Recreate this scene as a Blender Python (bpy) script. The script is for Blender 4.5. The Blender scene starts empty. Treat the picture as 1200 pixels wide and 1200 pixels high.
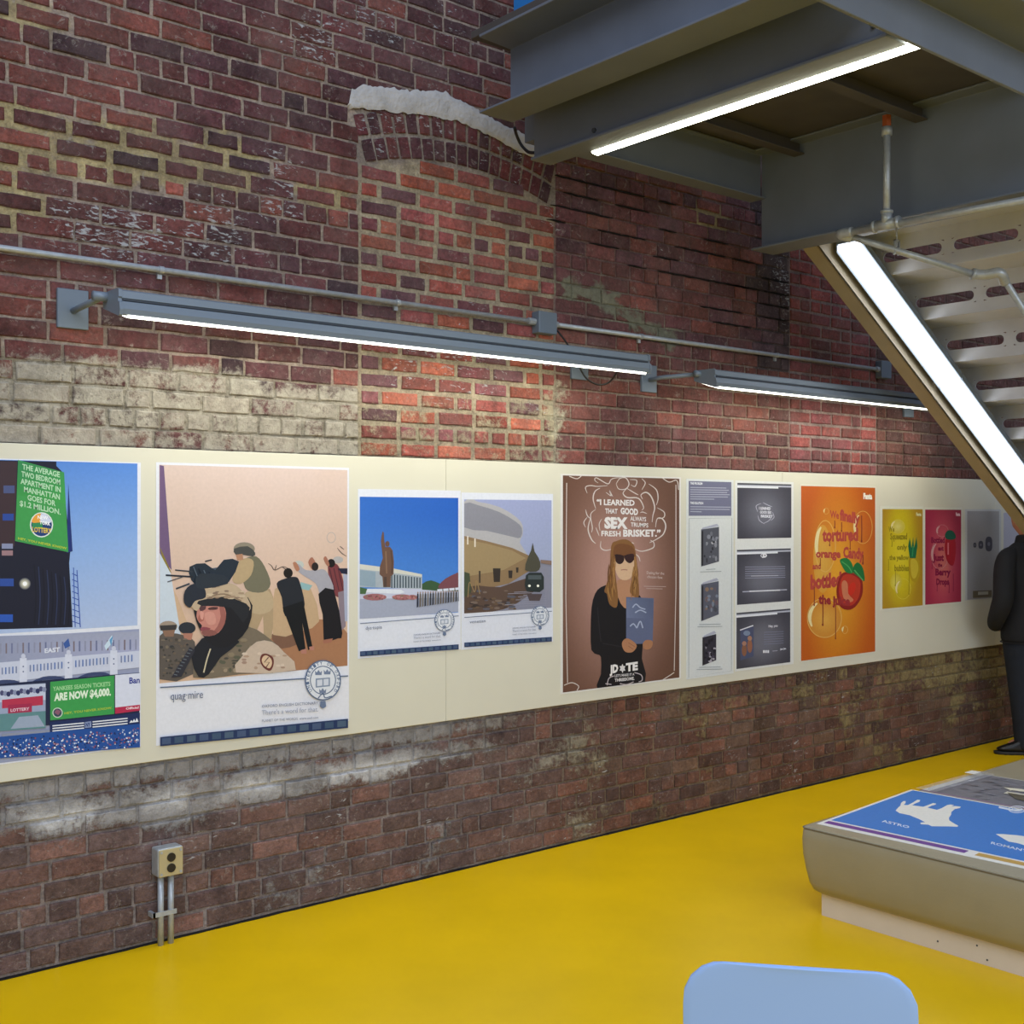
import bpy, bmesh, math, random
import numpy as np
from mathutils import Vector, Matrix, noise as mn
random.seed(7)
PI = math.pi
SC = bpy.context.scene
COL = SC.collection

# ------------------------------------------------------------------ camera model
f = 1396.0; H = 1.62; D = 4.326
Fx, Fy = .6422, .7665
def ray(px, py):
    t = (px-600)/f
    return (Fx+Fy*t, Fy-Fx*t, (604-py)/f)
def at(px, py, Y=None, X=None, Z=None):
    """point of the place seen at a spot of the photo, on the plane named"""
    r = ray(px, py)
    if Y is not None: k = (Y+D)/r[1]
    elif X is not None: k = X/r[0]
    else: k = (Z-H)/r[2]
    return Vector((r[0]*k, -D+r[1]*k, H+r[2]*k))
def proj(X, Y, Z):
    dy = Y+D; d = X*Fx+dy*Fy; s = X*Fy-dy*Fx
    return (600+f*s/d, 604-f*(Z-H)/d)

cam = bpy.data.cameras.new('camera'); cam.sensor_width = 36; cam.lens = f/1200*36
cam.shift_y = 4/1200; cam.clip_start = .05
co = bpy.data.objects.new('camera', cam); COL.objects.link(co)
co.location = (0, -D, H)
co.rotation_euler = (PI/2, 0, math.atan2(Fy, Fx)-PI/2)
SC.camera = co

# ------------------------------------------------------------------ helpers
def lin(c):
    return tuple((v/255/12.92 if v/255 <= .04045 else ((v/255+.055)/1.055)**2.4) for v in c)
def hx(s): return tuple(int(s[i:i+2], 16) for i in (0, 2, 4))

def tag(o, label=None, cat=None, group=None, kind=None):
    if label: o['label'] = label
    if cat: o['category'] = cat
    if group: o['group'] = group
    if kind: o['kind'] = kind
    return o
def empty(name, loc=(0, 0, 0), rz=0, **k):
    o = bpy.data.objects.new(name, None); COL.objects.link(o)
    o.location = loc; o.rotation_euler = (0, 0, rz); o.empty_display_size = .1
    return tag(o, **k)
def mesh_obj(name, verts, faces, mat, parent=None, smooth=False):
    me = bpy.data.meshes.new(name); me.from_pydata([tuple(v) for v in verts], [], faces); me.update()
    bm = bmesh.new(); bm.from_mesh(me); bmesh.ops.recalc_face_normals(bm, faces=bm.faces); bm.to_mesh(me); bm.free()
    if mat: me.materials.append(mat)
    if smooth:
        for p in me.polygons: p.use_smooth = True
    o = bpy.data.objects.new(name, me); COL.objects.link(o)
    if parent: o.parent = parent
    return o
def bevel(o, w=.003, seg=2, ang=.6):
    m = o.modifiers.new('bevel', 'BEVEL'); m.width = w; m.segments = seg; m.limit_method = 'ANGLE'; m.angle_limit = ang
    return o

class MB:
    def __init__(s): s.v = []; s.f = []
    def add(s, vs, fs):
        b = len(s.v); s.v += [tuple(v) for v in vs]; s.f += [tuple(b+i for i in q) for q in fs]; return s
    def box(s, x0, x1, y0, y1, z0, z1):
        return s.add([(x0,y0,z0),(x1,y0,z0),(x1,y1,z0),(x0,y1,z0),(x0,y0,z1),(x1,y0,z1),(x1,y1,z1),(x0,y1,z1)],
            [(0,3,2,1),(4,5,6,7),(0,1,5,4),(1,2,6,5),(2,3,7,6),(3,0,4,7)])
    def prism(s, prof, a, b, axis='x'):
        """prof: list of 2D points; extruded from a to b along axis (x: prof=(y,z); y: prof=(x,z); z: prof=(x,y))"""
        def m(p, t):
            return {'x': (t, p[0], p[1]), 'y': (p[0], t, p[1]), 'z': (p[0], p[1], t)}[axis]
        n = len(prof)
        return s.add([m(p, a) for p in prof]+[m(p, b) for p in prof],
            [tuple(range(n)), tuple(range(2*n-1, n-1, -1))]+[(i, (i+1) % n, n+(i+1) % n, n+i) for i in range(n)])
    def tube(s, pts, r, n=12, cap=True):
        pts = [Vector(p) for p in pts]; rings = []; up = None
        rr = r if isinstance(r, (list, tuple)) else [r]*len(pts)
        for i, p in enumerate(pts):
            d = (pts[min(i+1, len(pts)-1)]-pts[max(i-1, 0)]).normalized()
            if up is None:
                up = Vector((0, 0, 1)) if abs(d.z) < .9 else Vector((1, 0, 0))
            a = d.cross(up).normalized(); b = a.cross(d).normalized(); up = b
            rings.append([p+a*(rr[i]*math.cos(2*PI*k/n))+b*(rr[i]*math.sin(2*PI*k/n)) for k in range(n)])
        vs = [v for q in rings for v in q]
        fs = [(i*n+k, i*n+(k+1) % n, (i+1)*n+(k+1) % n, (i+1)*n+k) for i in range(len(pts)-1) for k in range(n)]
        if cap: fs += [tuple(range(n-1, -1, -1)), tuple((len(pts)-1)*n+k for k in range(n))]
        return s.add(vs, fs)
    def build(s, name, mat, parent=None, smooth=False):
        return mesh_obj(name, s.v, s.f, mat, parent, smooth)

def crom(pts, n=6, closed=False):
    """Catmull-Rom through 2D/3D points"""
    P = [Vector(p) for p in pts]; out = []; N = len(P)
    rng = range(N) if closed else range(N-1)
    for i in rng:
        if closed: a, b, c, d = P[(i-1) % N], P[i], P[(i+1) % N], P[(i+2) % N]
        else: a, b, c, d = P[max(i-1, 0)], P[i], P[i+1], P[min(i+2, N-1)]
        for k in range(n):
            t = k/n
            out.append(.5*((2*b)+(c-a)*t+(2*a-5*b+4*c-d)*t*t+(3*b-a-3*c+d)*t**3))
    if not closed: out.append(P[-1])
    return out

def smooth_angle(o, ang=.7):
    me = o.data
    for p in me.polygons: p.use_smooth = True
    bm = bmesh.new(); bm.from_mesh(me)
    for e in bm.edges:
        if len(e.link_faces) == 2 and e.calc_face_angle(0) > ang: e.smooth = False
    bm.to_mesh(me); bm.free(); return o

# ------------------------------------------------------------------ materials
def mat(name, color, rough=.6, metal=0, spec=.5, var=0, vscale=8, bump=0, bscale=60, emit=None, estr=0, coat=0, alpha=1, trans=0):
    m = bpy.data.materials.new(name); m.use_nodes = True; nt = m.node_tree; b = nt.nodes['Principled BSDF']
    c = lin(color)+(1,)
    b.inputs['Base Color'].default_value = c; b.inputs['Roughness'].default_value = rough
    b.inputs['Metallic'].default_value = metal; b.inputs['Specular IOR Level'].default_value = spec
    b.inputs['Coat Weight'].default_value = coat; b.inputs['Alpha'].default_value = alpha
    b.inputs['Transmission Weight'].default_value = trans
    if emit:
        b.inputs['Emission Color'].default_value = lin(emit)+(1,); b.inputs['Emission Strength'].default_value = estr
    tc = nt.nodes.new('ShaderNodeTexCoord')
    if var:
        n = nt.nodes.new('ShaderNodeTexNoise'); n.inputs['Scale'].default_value = vscale; n.inputs['Detail'].default_value = 5
        nt.links.new(tc.outputs['Object'], n.inputs['Vector'])
        r = nt.nodes.new('ShaderNodeMapRange'); r.inputs['From Min'].default_value = .3; r.inputs['From Max'].default_value = .7
        r.inputs['To Min'].default_value = 1-var; r.inputs['To Max'].default_value = 1+var
        nt.links.new(n.outputs['Fac'], r.inputs['Value'])
        mx = nt.nodes.new('ShaderNodeVectorMath'); mx.operation = 'SCALE'; mx.inputs[0].default_value = c[:3]
        nt.links.new(r.outputs['Result'], mx.inputs['Scale']); nt.links.new(mx.outputs['Vector'], b.inputs['Base Color'])
    if bump:
        n = nt.nodes.new('ShaderNodeTexNoise'); n.inputs['Scale'].default_value = bscale; n.inputs['Detail'].default_value = 4
        nt.links.new(tc.outputs['Object'], n.inputs['Vector'])
        bp = nt.nodes.new('ShaderNodeBump'); bp.inputs['Strength'].default_value = bump; bp.inputs['Distance'].default_value = .01
        nt.links.new(n.outputs['Fac'], bp.inputs['Height']); nt.links.new(bp.outputs['Normal'], b.inputs['Normal'])
    return m

M = {}
M['floor'] = mat('yellow_epoxy', (234, 190, 0), rough=.34, spec=.22, var=.05, vscale=2.5, bump=.04, bscale=12)
M['steel'] = mat('grey_painted_steel', (104, 111, 124), rough=.5, var=.07, vscale=5, bump=.05, bscale=80)
M['steel_dark'] = mat('dark_steel_deck', (74, 70, 68), rough=.6, var=.1)
M['stair_steel'] = mat('stair_steel', (204, 207, 216), rough=.30, metal=.15, var=.05)
M['stringer'] = mat('stringer_paint', (158, 148, 128), rough=.5, var=.05)
M['galv'] = mat('galvanised_steel', (172, 178, 184), rough=.36, metal=.3, var=.12, vscale=40)
M['lamp_grey'] = mat('lamp_grey_paint', (118, 130, 144), rough=.45, metal=.15)
M['lamp_groove'] = mat('lamp_groove', (60, 66, 76), rough=.6)
M['plate'] = mat('bluegrey_plate', (106, 118, 132), rough=.5, metal=.1)
M['tube'] = mat('lamp_diffuser', (255, 255, 250), emit=(255, 255, 236), estr=5.0)
M['tube_stair'] = mat('stair_light_diffuser', (255, 255, 255), emit=(246, 250, 255), estr=4.5)
M['tube_land'] = mat('landing_light_diffuser', (255, 255, 250), emit=(255, 255, 228), estr=18.0)
M['board'] = mat('cream_board', (216, 212, 194), rough=.75, var=.02, vscale=3)
M['black'] = mat('black_rubber', (14, 14, 16), rough=.5)
M['brass'] = mat('orange_fitting', (170, 84, 40), rough=.5, metal=.4)
M['outlet_plate'] = mat('outlet_cover', (190, 178, 140), rough=.4, metal=.3)
M['outlet_dark'] = mat('outlet_socket', (30, 24, 18), rough=.5)
M['bench'] = mat('taupe_vinyl', (156, 147, 122), rough=.40, spec=.45, var=.04, vscale=5, bump=.06, bscale=90)
M['seam'] = mat('bench_seam', (122, 114, 98), rough=.7)
M['plinth'] = mat('white_plinth', (218, 205, 188), rough=.6, var=.03)
M['chair'] = mat('pale_blue_plastic', (150, 184, 240), rough=.35)
M['chrome'] = mat('chrome', (200, 200, 205), rough=.15, metal=1)
M['bluepanel'] = mat('blue_panel', (40, 120, 190), rough=.3)
M['jacket'] = mat('black_jacket', (20, 21, 27), rough=.85, bump=.25, bscale=25)
M['jeans'] = mat('dark_jeans', (26, 32, 44), rough=.9, var=.15, vscale=20)
M['skin'] = mat('skin', (188, 128, 100), rough=.6)
M['hair'] = mat('dark_hair', (30, 22, 18), rough=.7, bump=.5, bscale=140)
M['shoe'] = mat('black_shoe', (18, 18, 20), rough=.4)
M['sole'] = mat('shoe_sole', (40, 38, 36), rough=.7)
M['plain'] = mat('end_wall_paint', (150, 146, 138), rough=.85)
M['plaster'] = mat('cement_render', (180, 177, 176), rough=.95, var=.12, vscale=14, bump=.8, bscale=45)
M['joint_dark'] = mat('open_joint', (16, 12, 12), rough=1)

# printed paper: colour from corner attribute
pm = bpy.data.materials.new('printed_paper'); pm.use_nodes = True; nt = pm.node_tree; b = nt.nodes['Principled BSDF']
a = nt.nodes.new('ShaderNodeAttribute'); a.attribute_name = 'Col'
tcp = nt.nodes.new('ShaderNodeTexCoord'); npn = nt.nodes.new('ShaderNodeTexNoise'); npn.inputs['Scale'].default_value = 75; npn.inputs['Detail'].default_value = 4
nt.links.new(tcp.outputs['Object'], npn.inputs['Vector']); mrn = nt.nodes.new('ShaderNodeMapRange')
for k_, v_ in zip(('From Min', 'From Max', 'To Min', 'To Max'), (.3, .7, .965, 1.03)): mrn.inputs[k_].default_value = v_
nt.links.new(npn.outputs['Fac'], mrn.inputs['Value']); scn = nt.nodes.new('ShaderNodeVectorMath'); scn.operation = 'SCALE'
nt.links.new(a.outputs['Color'], scn.inputs[0]); nt.links.new(mrn.outputs['Result'], scn.inputs['Scale']); nt.links.new(scn.outputs['Vector'], b.inputs['Base Color']); b.inputs['Roughness'].default_value = .5
b.inputs['Specular IOR Level'].default_value = .3
M['print'] = pm

# brick material
def brick_material():
    m = bpy.data.materials.new('old_brick'); m.use_nodes = True; nt = m.node_tree; N = nt.nodes; L = nt.links
    b = N['Principled BSDF']; b.inputs['Roughness'].default_value = .9; b.inputs['Specular IOR Level'].default_value = .25
    tc = N.new('ShaderNodeTexCoord')
    def at_(n): x = N.new('ShaderNodeAttribute'); x.attribute_name = n; return x
    col, over, mask = at_('Col'), at_('Over'), at_('Mask')
    def noise(scale, det, rough=.6, vec=None, dist=0):
        n = N.new('ShaderNodeTexNoise'); n.inputs['Scale'].default_value = scale; n.inputs['Detail'].default_value = det
        n.inputs['Roughness'].default_value = rough; n.inputs['Distortion'].default_value = dist
        L.new(vec or tc.outputs['Object'], n.inputs['Vector']); return n.outputs['Fac']
    def math_(op, x, y, z=None, clamp=False):
        n = N.new('ShaderNodeMath'); n.operation = op; n.use_clamp = clamp
        for i, v in enumerate((x, y, z)):
            if v is None: continue
            if isinstance(v, (int, float)): n.inputs[i].default_value = v
            else: L.new(v, n.inputs[i])
        return n.outputs[0]
    def mr(x, a_, b_, c, d):
        n = N.new('ShaderNodeMapRange'); L.new(x, n.inputs['Value'])
        for k, v in zip(('From Min', 'From Max', 'To Min', 'To Max'), (a_, b_, c, d)): n.inputs[k].default_value = v
        return n.outputs['Result']
    sep = N.new('ShaderNodeSeparateColor'); L.new(mask.outputs['Color'], sep.inputs['Color'])
    # mottled body colour
    v = mr(noise(9, 7, .72), .3, .7, .52, 1.46)
    v2 = mr(noise(60, 4, .75), .3, .72, .6, 1.42)
    sc = N.new('ShaderNodeVectorMath'); sc.operation = 'SCALE'; L.new(col.outputs['Color'], sc.inputs[0]); L.new(math_('MULTIPLY', v, v2), sc.inputs['Scale'])
    # pale dust and lime bloom lying over everything
    dust = N.new('ShaderNodeMix'); dust.data_type = 'RGBA'
    L.new(mr(noise(3.5, 8, .78), .42, .72, .06, .5), dust.inputs['Factor']); L.new(sc.outputs[0], dust.inputs['A']); dust.inputs['B'].default_value = lin((126, 106, 102))+(1,)
    fl = math_('MULTIPLY', math_('SUBTRACT', noise(30, 6, .8, dist=.8), .575), 12, clamp=True)
    fm = N.new('ShaderNodeMix'); fm.data_type = 'RGBA'; L.new(math_('MULTIPLY', fl, .55), fm.inputs['Factor']); L.new(dust.outputs['Result'], fm.inputs['A']); fm.inputs['B'].default_value = lin((158, 150, 142))+(1,)
    sc = fm
    # whitewash: patchy cover driven by mask.r
    n1 = noise(8, 8, .8, dist=.5); n2 = noise(34, 5, .75)
    nn = math_('ADD', math_('MULTIPLY', n1, .6), math_('MULTIPLY', n2, .4))
    th = math_('SUBTRACT', .74, math_('MULTIPLY', sep.outputs['Red'], .40))
    ww = math_('MULTIPLY', math_('SUBTRACT', nn, th), 9, clamp=True)
    ww = math_('MULTIPLY', ww, math_('GREATER_THAN', sep.outputs['Red'], .01))
    osc = N.new('ShaderNodeVectorMath'); osc.operation = 'SCALE'; L.new(over.outputs['Color'], osc.inputs[0])
    L.new(mr(noise(15, 8, .8), .3, .7, .52, 1.22), osc.inputs['Scale'])
    mix = N.new('ShaderNodeMix'); mix.data_type = 'RGBA'; L.new(math_('MULTIPLY', ww, .88), mix.inputs['Factor'])
    L.new(sc.outputs['Result'], mix.inputs['A']); L.new(osc.outputs[0], mix.inputs['B'])
    # old paint splashes: thin slanting streaks driven by mask.g
    mp = N.new('ShaderNodeMapping'); mp.inputs['Rotation'].default_value = (0, .7, 0); mp.inputs['Scale'].default_value = (26, 26, 75)
    L.new(tc.outputs['Object'], mp.inputs['Vector'])
    s = noise(1.0, 4, .6, vec=mp.outputs[0], dist=.8)
    s2 = noise(3.2, 3, .6)
    st = math_('SUBTRACT', .80, math_('MULTIPLY', sep.outputs['Green'], .26))
    sf = math_('MULTIPLY', math_('SUBTRACT', math_('ADD', s, math_('MULTIPLY', math_('SUBTRACT', s2, .5), .45)), st), 14, clamp=True)
    mix2 = N.new('ShaderNodeMix'); mix2.data_type = 'RGBA'; L.new(math_('MULTIPLY', sf, .85), mix2.inputs['Factor'])
    L.new(mix.outputs['Result'], mix2.inputs['A']); mix2.inputs['B'].default_value = lin((178, 180, 182))+(1,)
    # soot
    sm = math_('MULTIPLY', math_('SUBTRACT', noise(4, 6, .7), .56), 5, clamp=True)
    mix3 = N.new('ShaderNodeMix'); mix3.data_type = 'RGBA'; L.new(math_('MULTIPLY', sm, sep.outputs['Blue']), mix3.inputs['Factor'])
    L.new(mix2.outputs['Result'], mix3.inputs['A']); mix3.inputs['B'].default_value = lin((38, 30, 34))+(1,)
    L.new(mix3.outputs['Result'], b.inputs['Base Color'])
    bp = N.new('ShaderNodeBump'); bp.inputs['Strength'].default_value = 1.0; bp.inputs['Distance'].default_value = .008
    L.new(math_('ADD', math_('MULTIPLY', noise(55, 5, .7), 1), math_('MULTIPLY', ww, .35)), bp.inputs['Height'])
    L.new(bp.outputs['Normal'], b.inputs['Normal'])
    return m
M['brick'] = brick_material()

# ------------------------------------------------------------------ the brick wall
COURSE = .0743; Z0 = 1.870; BL = .206
rnd = random.Random(3)
AX, AZTOP = 3.32, 3.43          # centre and crown of the segmental arch
AR = 1.85                       # extrados radius
AC = AZTOP-AR
def arch_r(X, Z): return math.hypot(X-AX, Z-AC)
def in_arch(X, Z):
    r = arch_r(X, Z); return abs(X-AX) < .60 and AR-.225 < r < AR+.005
def sm(x, a, b):
    t = max(0, min(1, (x-a)/(b-a))); return t*t*(3-2*t)
def nz(x, z, s=1.0, k=0): return mn.noise(Vector((x*s, z*s, k)))
def lerp(a, b, t): return tuple(x+(y-x)*t for x, y in zip(a, b))
BLOBS_MORTAR = [(30, 140, 60, 22), (60, 175, 80, 26), (165, 165, 60, 26), (180, 195, 50, 25), (15, 235, 40, 40), (265, 190, 46, 38), (10, 200, 30, 60), (110, 200, 60, 14),
                (830, 255, 40, 18), (10, 12, 70, 16), (380, 230, 40, 20)]
WALLW = lambda px, py: at(px, py, Y=0)
MB_W = []
for px, py, rx, ry in BLOBS_MORTAR:
    c = WALLW(px, py); k = f/((c.x*Fx)+(D*Fy)); MB_W.append((c.x, c.z, rx/k, ry/k))
STREAK = []   # diagonal render smear right of the infill
for px, py in ((668, 338), (700, 345), (722, 358), (745, 375), (765, 388), (785, 398)):
    c = WALLW(px, py); STREAK.append((c.x, c.z))
SPLASH = []
for px, py, rx, ry, s in ((350, 40, 70, 40, .9), (330, 220, 50, 60, 1), (120, 270, 120, 40, .9), (250, 260, 60, 60, .9), (480, 130, 70, 70, .8), (450, 30, 60, 40, .9),
                          (530, 60, 60, 60, .7), (920, 300, 30, 90, .9), (560, 350, 80, 60, .6), (60, 180, 60, 40, .5), (700, 200, 60, 50, .5), (640, 470, 30, 60, .8),
                          (520, 440, 110, 60, .8), (350, 300, 60, 60, .6), (650, 250, 20, 30, .9), (100, 330, 100, 30, .6)):
    c = WALLW(px, py); k = f/((c.x*Fx)+(D*Fy)); SPLASH.append((c.x, c.z, rx/k, ry/k, s))
XI0, XI1 = WALLW(421, 400).x, 3.90
XE0, XE1 = WALLW(925, 400).x, WALLW(1027, 480).x

def region(X, Z):
    """what the wall is like at a spot: brick palette, mortar, shrink, whitewash, splash, soot"""
    n = nz(X, Z, 1.7); n3 = nz(X, Z, 5.0, 3)
    sp = 0.30
    for x, z, rx, rz, s in SPLASH:
        q = math.hypot((X-x)/rx, (Z-z)/rz)
        if q < 1.5: sp = max(sp, s*(1-sm(q, .5, 1.5)))
    infill = XI0 < X < XI1 and Z > .9 and Z < AC+math.sqrt(max(0, (AR-.22)**2-(X-AX)**2))
    R = dict(pal=[(92, 49, 51), (80, 42, 48), (98, 53, 51), (70, 43, 50), (86, 49, 54)], mor=(150, 135, 122), shr=0.0, ww=0, over=(178, 171, 156), sp=sp, soot=.35, zone='left')
    if in_arch(X, Z):
        R['mor'] = (138, 128, 118); R['sp'] = .6; R['zone'] = 'arch'; return R
    if Z < .78:
        R['zone'] = 'base'
        right = sm(X, 3.3, 4.4)
        pal_l = [(104, 82, 76), (94, 74, 72), (112, 82, 74), (96, 78, 76)]
        pal_r = [(104, 68, 54), (94, 64, 52), (114, 74, 58), (106, 80, 62), (88, 62, 54)]
        R['pal'] = [lerp(a_, b_, right) for a_, b_ in zip(pal_l+[pal_l[0]], pal_r)]
        R['mor'] = lerp((132, 122, 118), (122, 104, 80), right); R['sp'] = .5
        band = sm(Z, .44+.10*n, .55+.08*n)
        R['ww'] = (.95*(1-sm(X, 2.9, 4.2))*band) + right*(.16+.5*sm(n+.35*n3, .02, .5)) + .22*(1-right) + .45*sm(nz(X, Z, 3.1, 8), .05, .4)
        tan = sm(X, 3.9, 5.0)*sm(Z+.12*n, .40, .50); R['ww'] = max(R['ww'], (.66+.22*sm(X, 6.3, 7.6))*tan)
        white = (1-sm(X, 2.9, 3.3))*sm(Z, .47, .505)*(1-sm(Z, .545, .585))
        R['over'] = lerp(lerp((158, 156, 156), (212, 212, 214), white*sm(n3+.5*n, -.1, .25)), (158, 142, 98), sm(X, 3.0, 5.2))
        R['soot'] = .45
        if .575 < Z < .63 and X < 3.6: R['soot'] = 1.0; R['ww'] *= .62
        return R
    if infill:
        R['zone'] = 'infill'
        R['pal'] = [(160, 82, 62), (148, 72, 62), (134, 70, 70), (166, 92, 72), (122, 68, 74), (142, 76, 70), (100, 64, 72)]
        R['mor'] = (158, 146, 122); R['shr'] = .006; R['soot'] = .12
        low = 1-sm(Z, 2.0+.05*n, 2.35+.15*n)
        R['ww'] = .62*low + .06; R['over'] = (178, 170, 142)
        edge = sm(X, 3.62, 3.9)*(1-sm(Z, 2.15, 2.4)); R['ww'] = max(R['ww'], .95*edge)
        if X < XI0+.04: R['ww'] = max(R['ww'], .5)
    elif X < XI0 or (Z > 3.36 and X < 4.3):
        low = 1-sm(Z, 2.13+.08*n, 2.26+.10*n)
        R['ww'] = .87*low+.06
        if X < 1.75: R['pal'] = [lerp(c, (120, 62, 50), .35) for c in R['pal']]
        if low > .5: R['mor'] = (126, 118, 98)
    elif X < XE0:
        R['zone'] = 'maroon'
        up = sm(Z, 2.45, 2.65)
        palu = [(108, 66, 66), (98, 58, 62), (116, 68, 62), (92, 60, 68)]; pall = [(112, 64, 58), (100, 58, 56), (122, 68, 58), (96, 58, 58)]
        R['pal'] = [lerp(a_, b_, up) for a_, b_ in zip(pall, palu)]
        R['mor'] = lerp((136, 120, 104), (112, 90, 88), up); R['shr'] = -.0015*up; R['sp'] = max(sp, .2)
        R['ww'] = .10+.22*sm(n3, .1, .5); R['over'] = (142, 126, 122)
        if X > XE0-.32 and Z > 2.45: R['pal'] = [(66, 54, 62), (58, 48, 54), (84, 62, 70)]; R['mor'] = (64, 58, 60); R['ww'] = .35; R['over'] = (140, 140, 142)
        if X < 4.05 and Z < 2.3: R['ww'] = .85*(1-sm(X, 3.9, 4.08)); R['over'] = (184, 178, 156)
        d = min(math.hypot(X-x, Z-z) for x, z in STREAK)
        if d < .11: R['ww'] = max(R['ww'], 1-sm(d, .045, .11)); R['over'] = (132, 134, 116); R['mor'] = (126, 124, 106)
    elif X < XE1:
        R['zone'] = 'patch'
        R['pal'] = [(128, 66, 64), (116, 62, 66), (136, 70, 66)]; R['mor'] = (140, 122, 116); R['shr'] = .003; R['ww'] = .22; R['over'] = (140, 126, 124); R['sp'] = .2
    else:
        R['zone'] = 'end'
        R['pal'] = [(96, 58, 54), (86, 54, 52), (104, 62, 54)]; R['mor'] = (112, 96, 84); R['ww'] = .12; R['over'] = (130, 115, 95)
    for x, z, rx, rz in MB_W:
        q = math.hypot((X-x)/rx, (Z-z)/rz)
        if q < 1 and R['zone'] in ('left', 'maroon'):
            R['mor'] = (158, 144, 106); R['shr'] = .008; R['pal'] = R['pal']+[(140, 76, 66), (92, 58, 56)]
            R['sp'] *= .6
    return R

BV, BF, BC, BO, BM_ = [], [], [], [], []   # verts, faces, per-vertex colour, over, mask
def add_brick(cx, cz, w, h, c, over, mask, rot=0, dy=0.0):
    """one brick face proud of the mortar, with chipped, slightly uneven arrises"""
    ca, sa = math.cos(rot), math.sin(rot)
    e = .0045
    base = len(BV)
    hw, hh = w/2, h/2
    pts = []
    nseg = 4 if w > .12 else 2
    ring = []
    for i in range(nseg+1): ring.append((-hw+w*i/nseg, -hh))
    ring.append((hw, 0))
    for i in range(nseg+1): ring.append((hw-w*i/nseg, hh))
    ring.append((-hw, 0))
    n = len(ring)
    for lay in range(3):
        for (x, z) in ring:
            if lay == 0: xx, zz, yy = x, z, .012
            else:
                jx = rnd.uniform(-1, 1)*.0022; jz = rnd.uniform(-1, 1)*.0024
                if lay == 1: xx, zz, yy = x+jx, z+jz, -.0005+dy; lastj = (jx, jz)
                else:
                    xx = x-math.copysign(e, x)*(abs(x) > hw-.001)+jx; zz = z-math.copysign(e, z)*(abs(z) > hh-.001)+jz; yy = -.0045+dy
            BV.append((cx+xx*ca-zz*sa, yy, cz+xx*sa+zz*ca))
            BC.append(c)
            if lay == 0 or mask[3] is None: BO.append(over); BM_.append(mask[:3])
            else:
                Rv = region(BV[-1][0], BV[-1][2]); BO.append(lin(Rv['over'])); BM_.append((min(1, max(0, Rv['ww']+mask[3])), Rv['sp'], Rv['soot']))
    for lay in range(2):
        for i in range(n):
            j = (i+1) % n
            BF.append((base+lay*n+i, base+lay*n+j, base+(lay+1)*n+j, base+(lay+1)*n+i))
    BF.append(tuple(base+2*n+i for i in range(n)))
def brick(x0, x1, z0, z1):
    cx, cz = (x0+x1)/2, (z0+z1)/2
    if in_arch(cx, cz) or (in_arch(x0+.02, cz) and in_arch(x1-.02, cz)): return
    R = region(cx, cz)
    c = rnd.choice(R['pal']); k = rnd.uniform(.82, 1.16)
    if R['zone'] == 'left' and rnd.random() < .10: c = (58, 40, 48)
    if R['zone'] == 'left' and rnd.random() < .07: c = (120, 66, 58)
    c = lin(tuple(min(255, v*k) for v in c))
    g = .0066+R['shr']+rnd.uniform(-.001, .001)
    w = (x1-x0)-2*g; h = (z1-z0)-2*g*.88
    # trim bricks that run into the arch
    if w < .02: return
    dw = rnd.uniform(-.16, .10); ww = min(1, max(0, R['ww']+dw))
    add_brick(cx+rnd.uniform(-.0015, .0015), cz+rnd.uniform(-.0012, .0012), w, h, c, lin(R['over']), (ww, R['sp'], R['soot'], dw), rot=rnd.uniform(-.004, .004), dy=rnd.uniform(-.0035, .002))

XW0, XW1 = -1.5, 12.5
n0 = -int(Z0/COURSE)-1; n1 = 36
for n in range(n0, n1):
    z0 = Z0+n*COURSE; z1 = z0+COURSE
    if z1 < .015: continue
    z0 = max(z0, .004)
    header = (n-1) % 6 == 0
    off = rnd.uniform(-.012, .012)+(.103 if n % 2 else .0)
    x = XW0+off-.206
    while x < XW1:
        L_ = BL/2 if header else BL
        r = rnd.random()
        if n % 2 and not header and min(abs(x-s) for s in (XI0, XI1, XE0, XE1)) < .004 and z0 > .8: L_ = BL*.5; r = 1
        if not header and r < .05: L_ = BL*.5
        elif not header and r < .08: L_ = BL*.75
        elif header and r < .08: L_ = BL
        x2 = x+L_*rnd.uniform(.97, 1.03)
        for s in (XI0, XI1, XE0, XE1)[0 if z0 < 3.3 else 2:]:                    # straight joints where the openings were
            if z0 > .8 and x < s-.004 < x2:
                if s-x < .05: x = s; x2 = s+L_*(.5 if n % 2 and not header else 1)
                else: x2 = s
        brick(max(x, XW0), min(x2, XW1), z0, z1) if x2 > XW0 else None
        x = x2
# arch: two rings of bricks on edge
for ring in range(2):
    r0 = AR-.108*(ring+1)+.004; r1 = AR-.108*ring-.004; rc = (r0+r1)/2
    nb = 17
    for i in range(nb):
        a_ = (i+.5)/nb*2-1; th = a_*.60/AR+(.004 if ring else 0)
        X = AX+rc*math.sin(th); Z = AC+rc*math.cos(th)
        c = rnd.choice([(88, 40, 46), (72, 38, 46), (98, 46, 46), (64, 36, 44)])
        add_brick(X, Z, 2*.60/nb-.019, r1-r0-.010, lin(c), lin((165, 162, 158)), (.10+.15*(ring and X < 3.5), .75 if X < 3.7 else .35, .35, None), rot=-th, dy=-.001)

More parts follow.
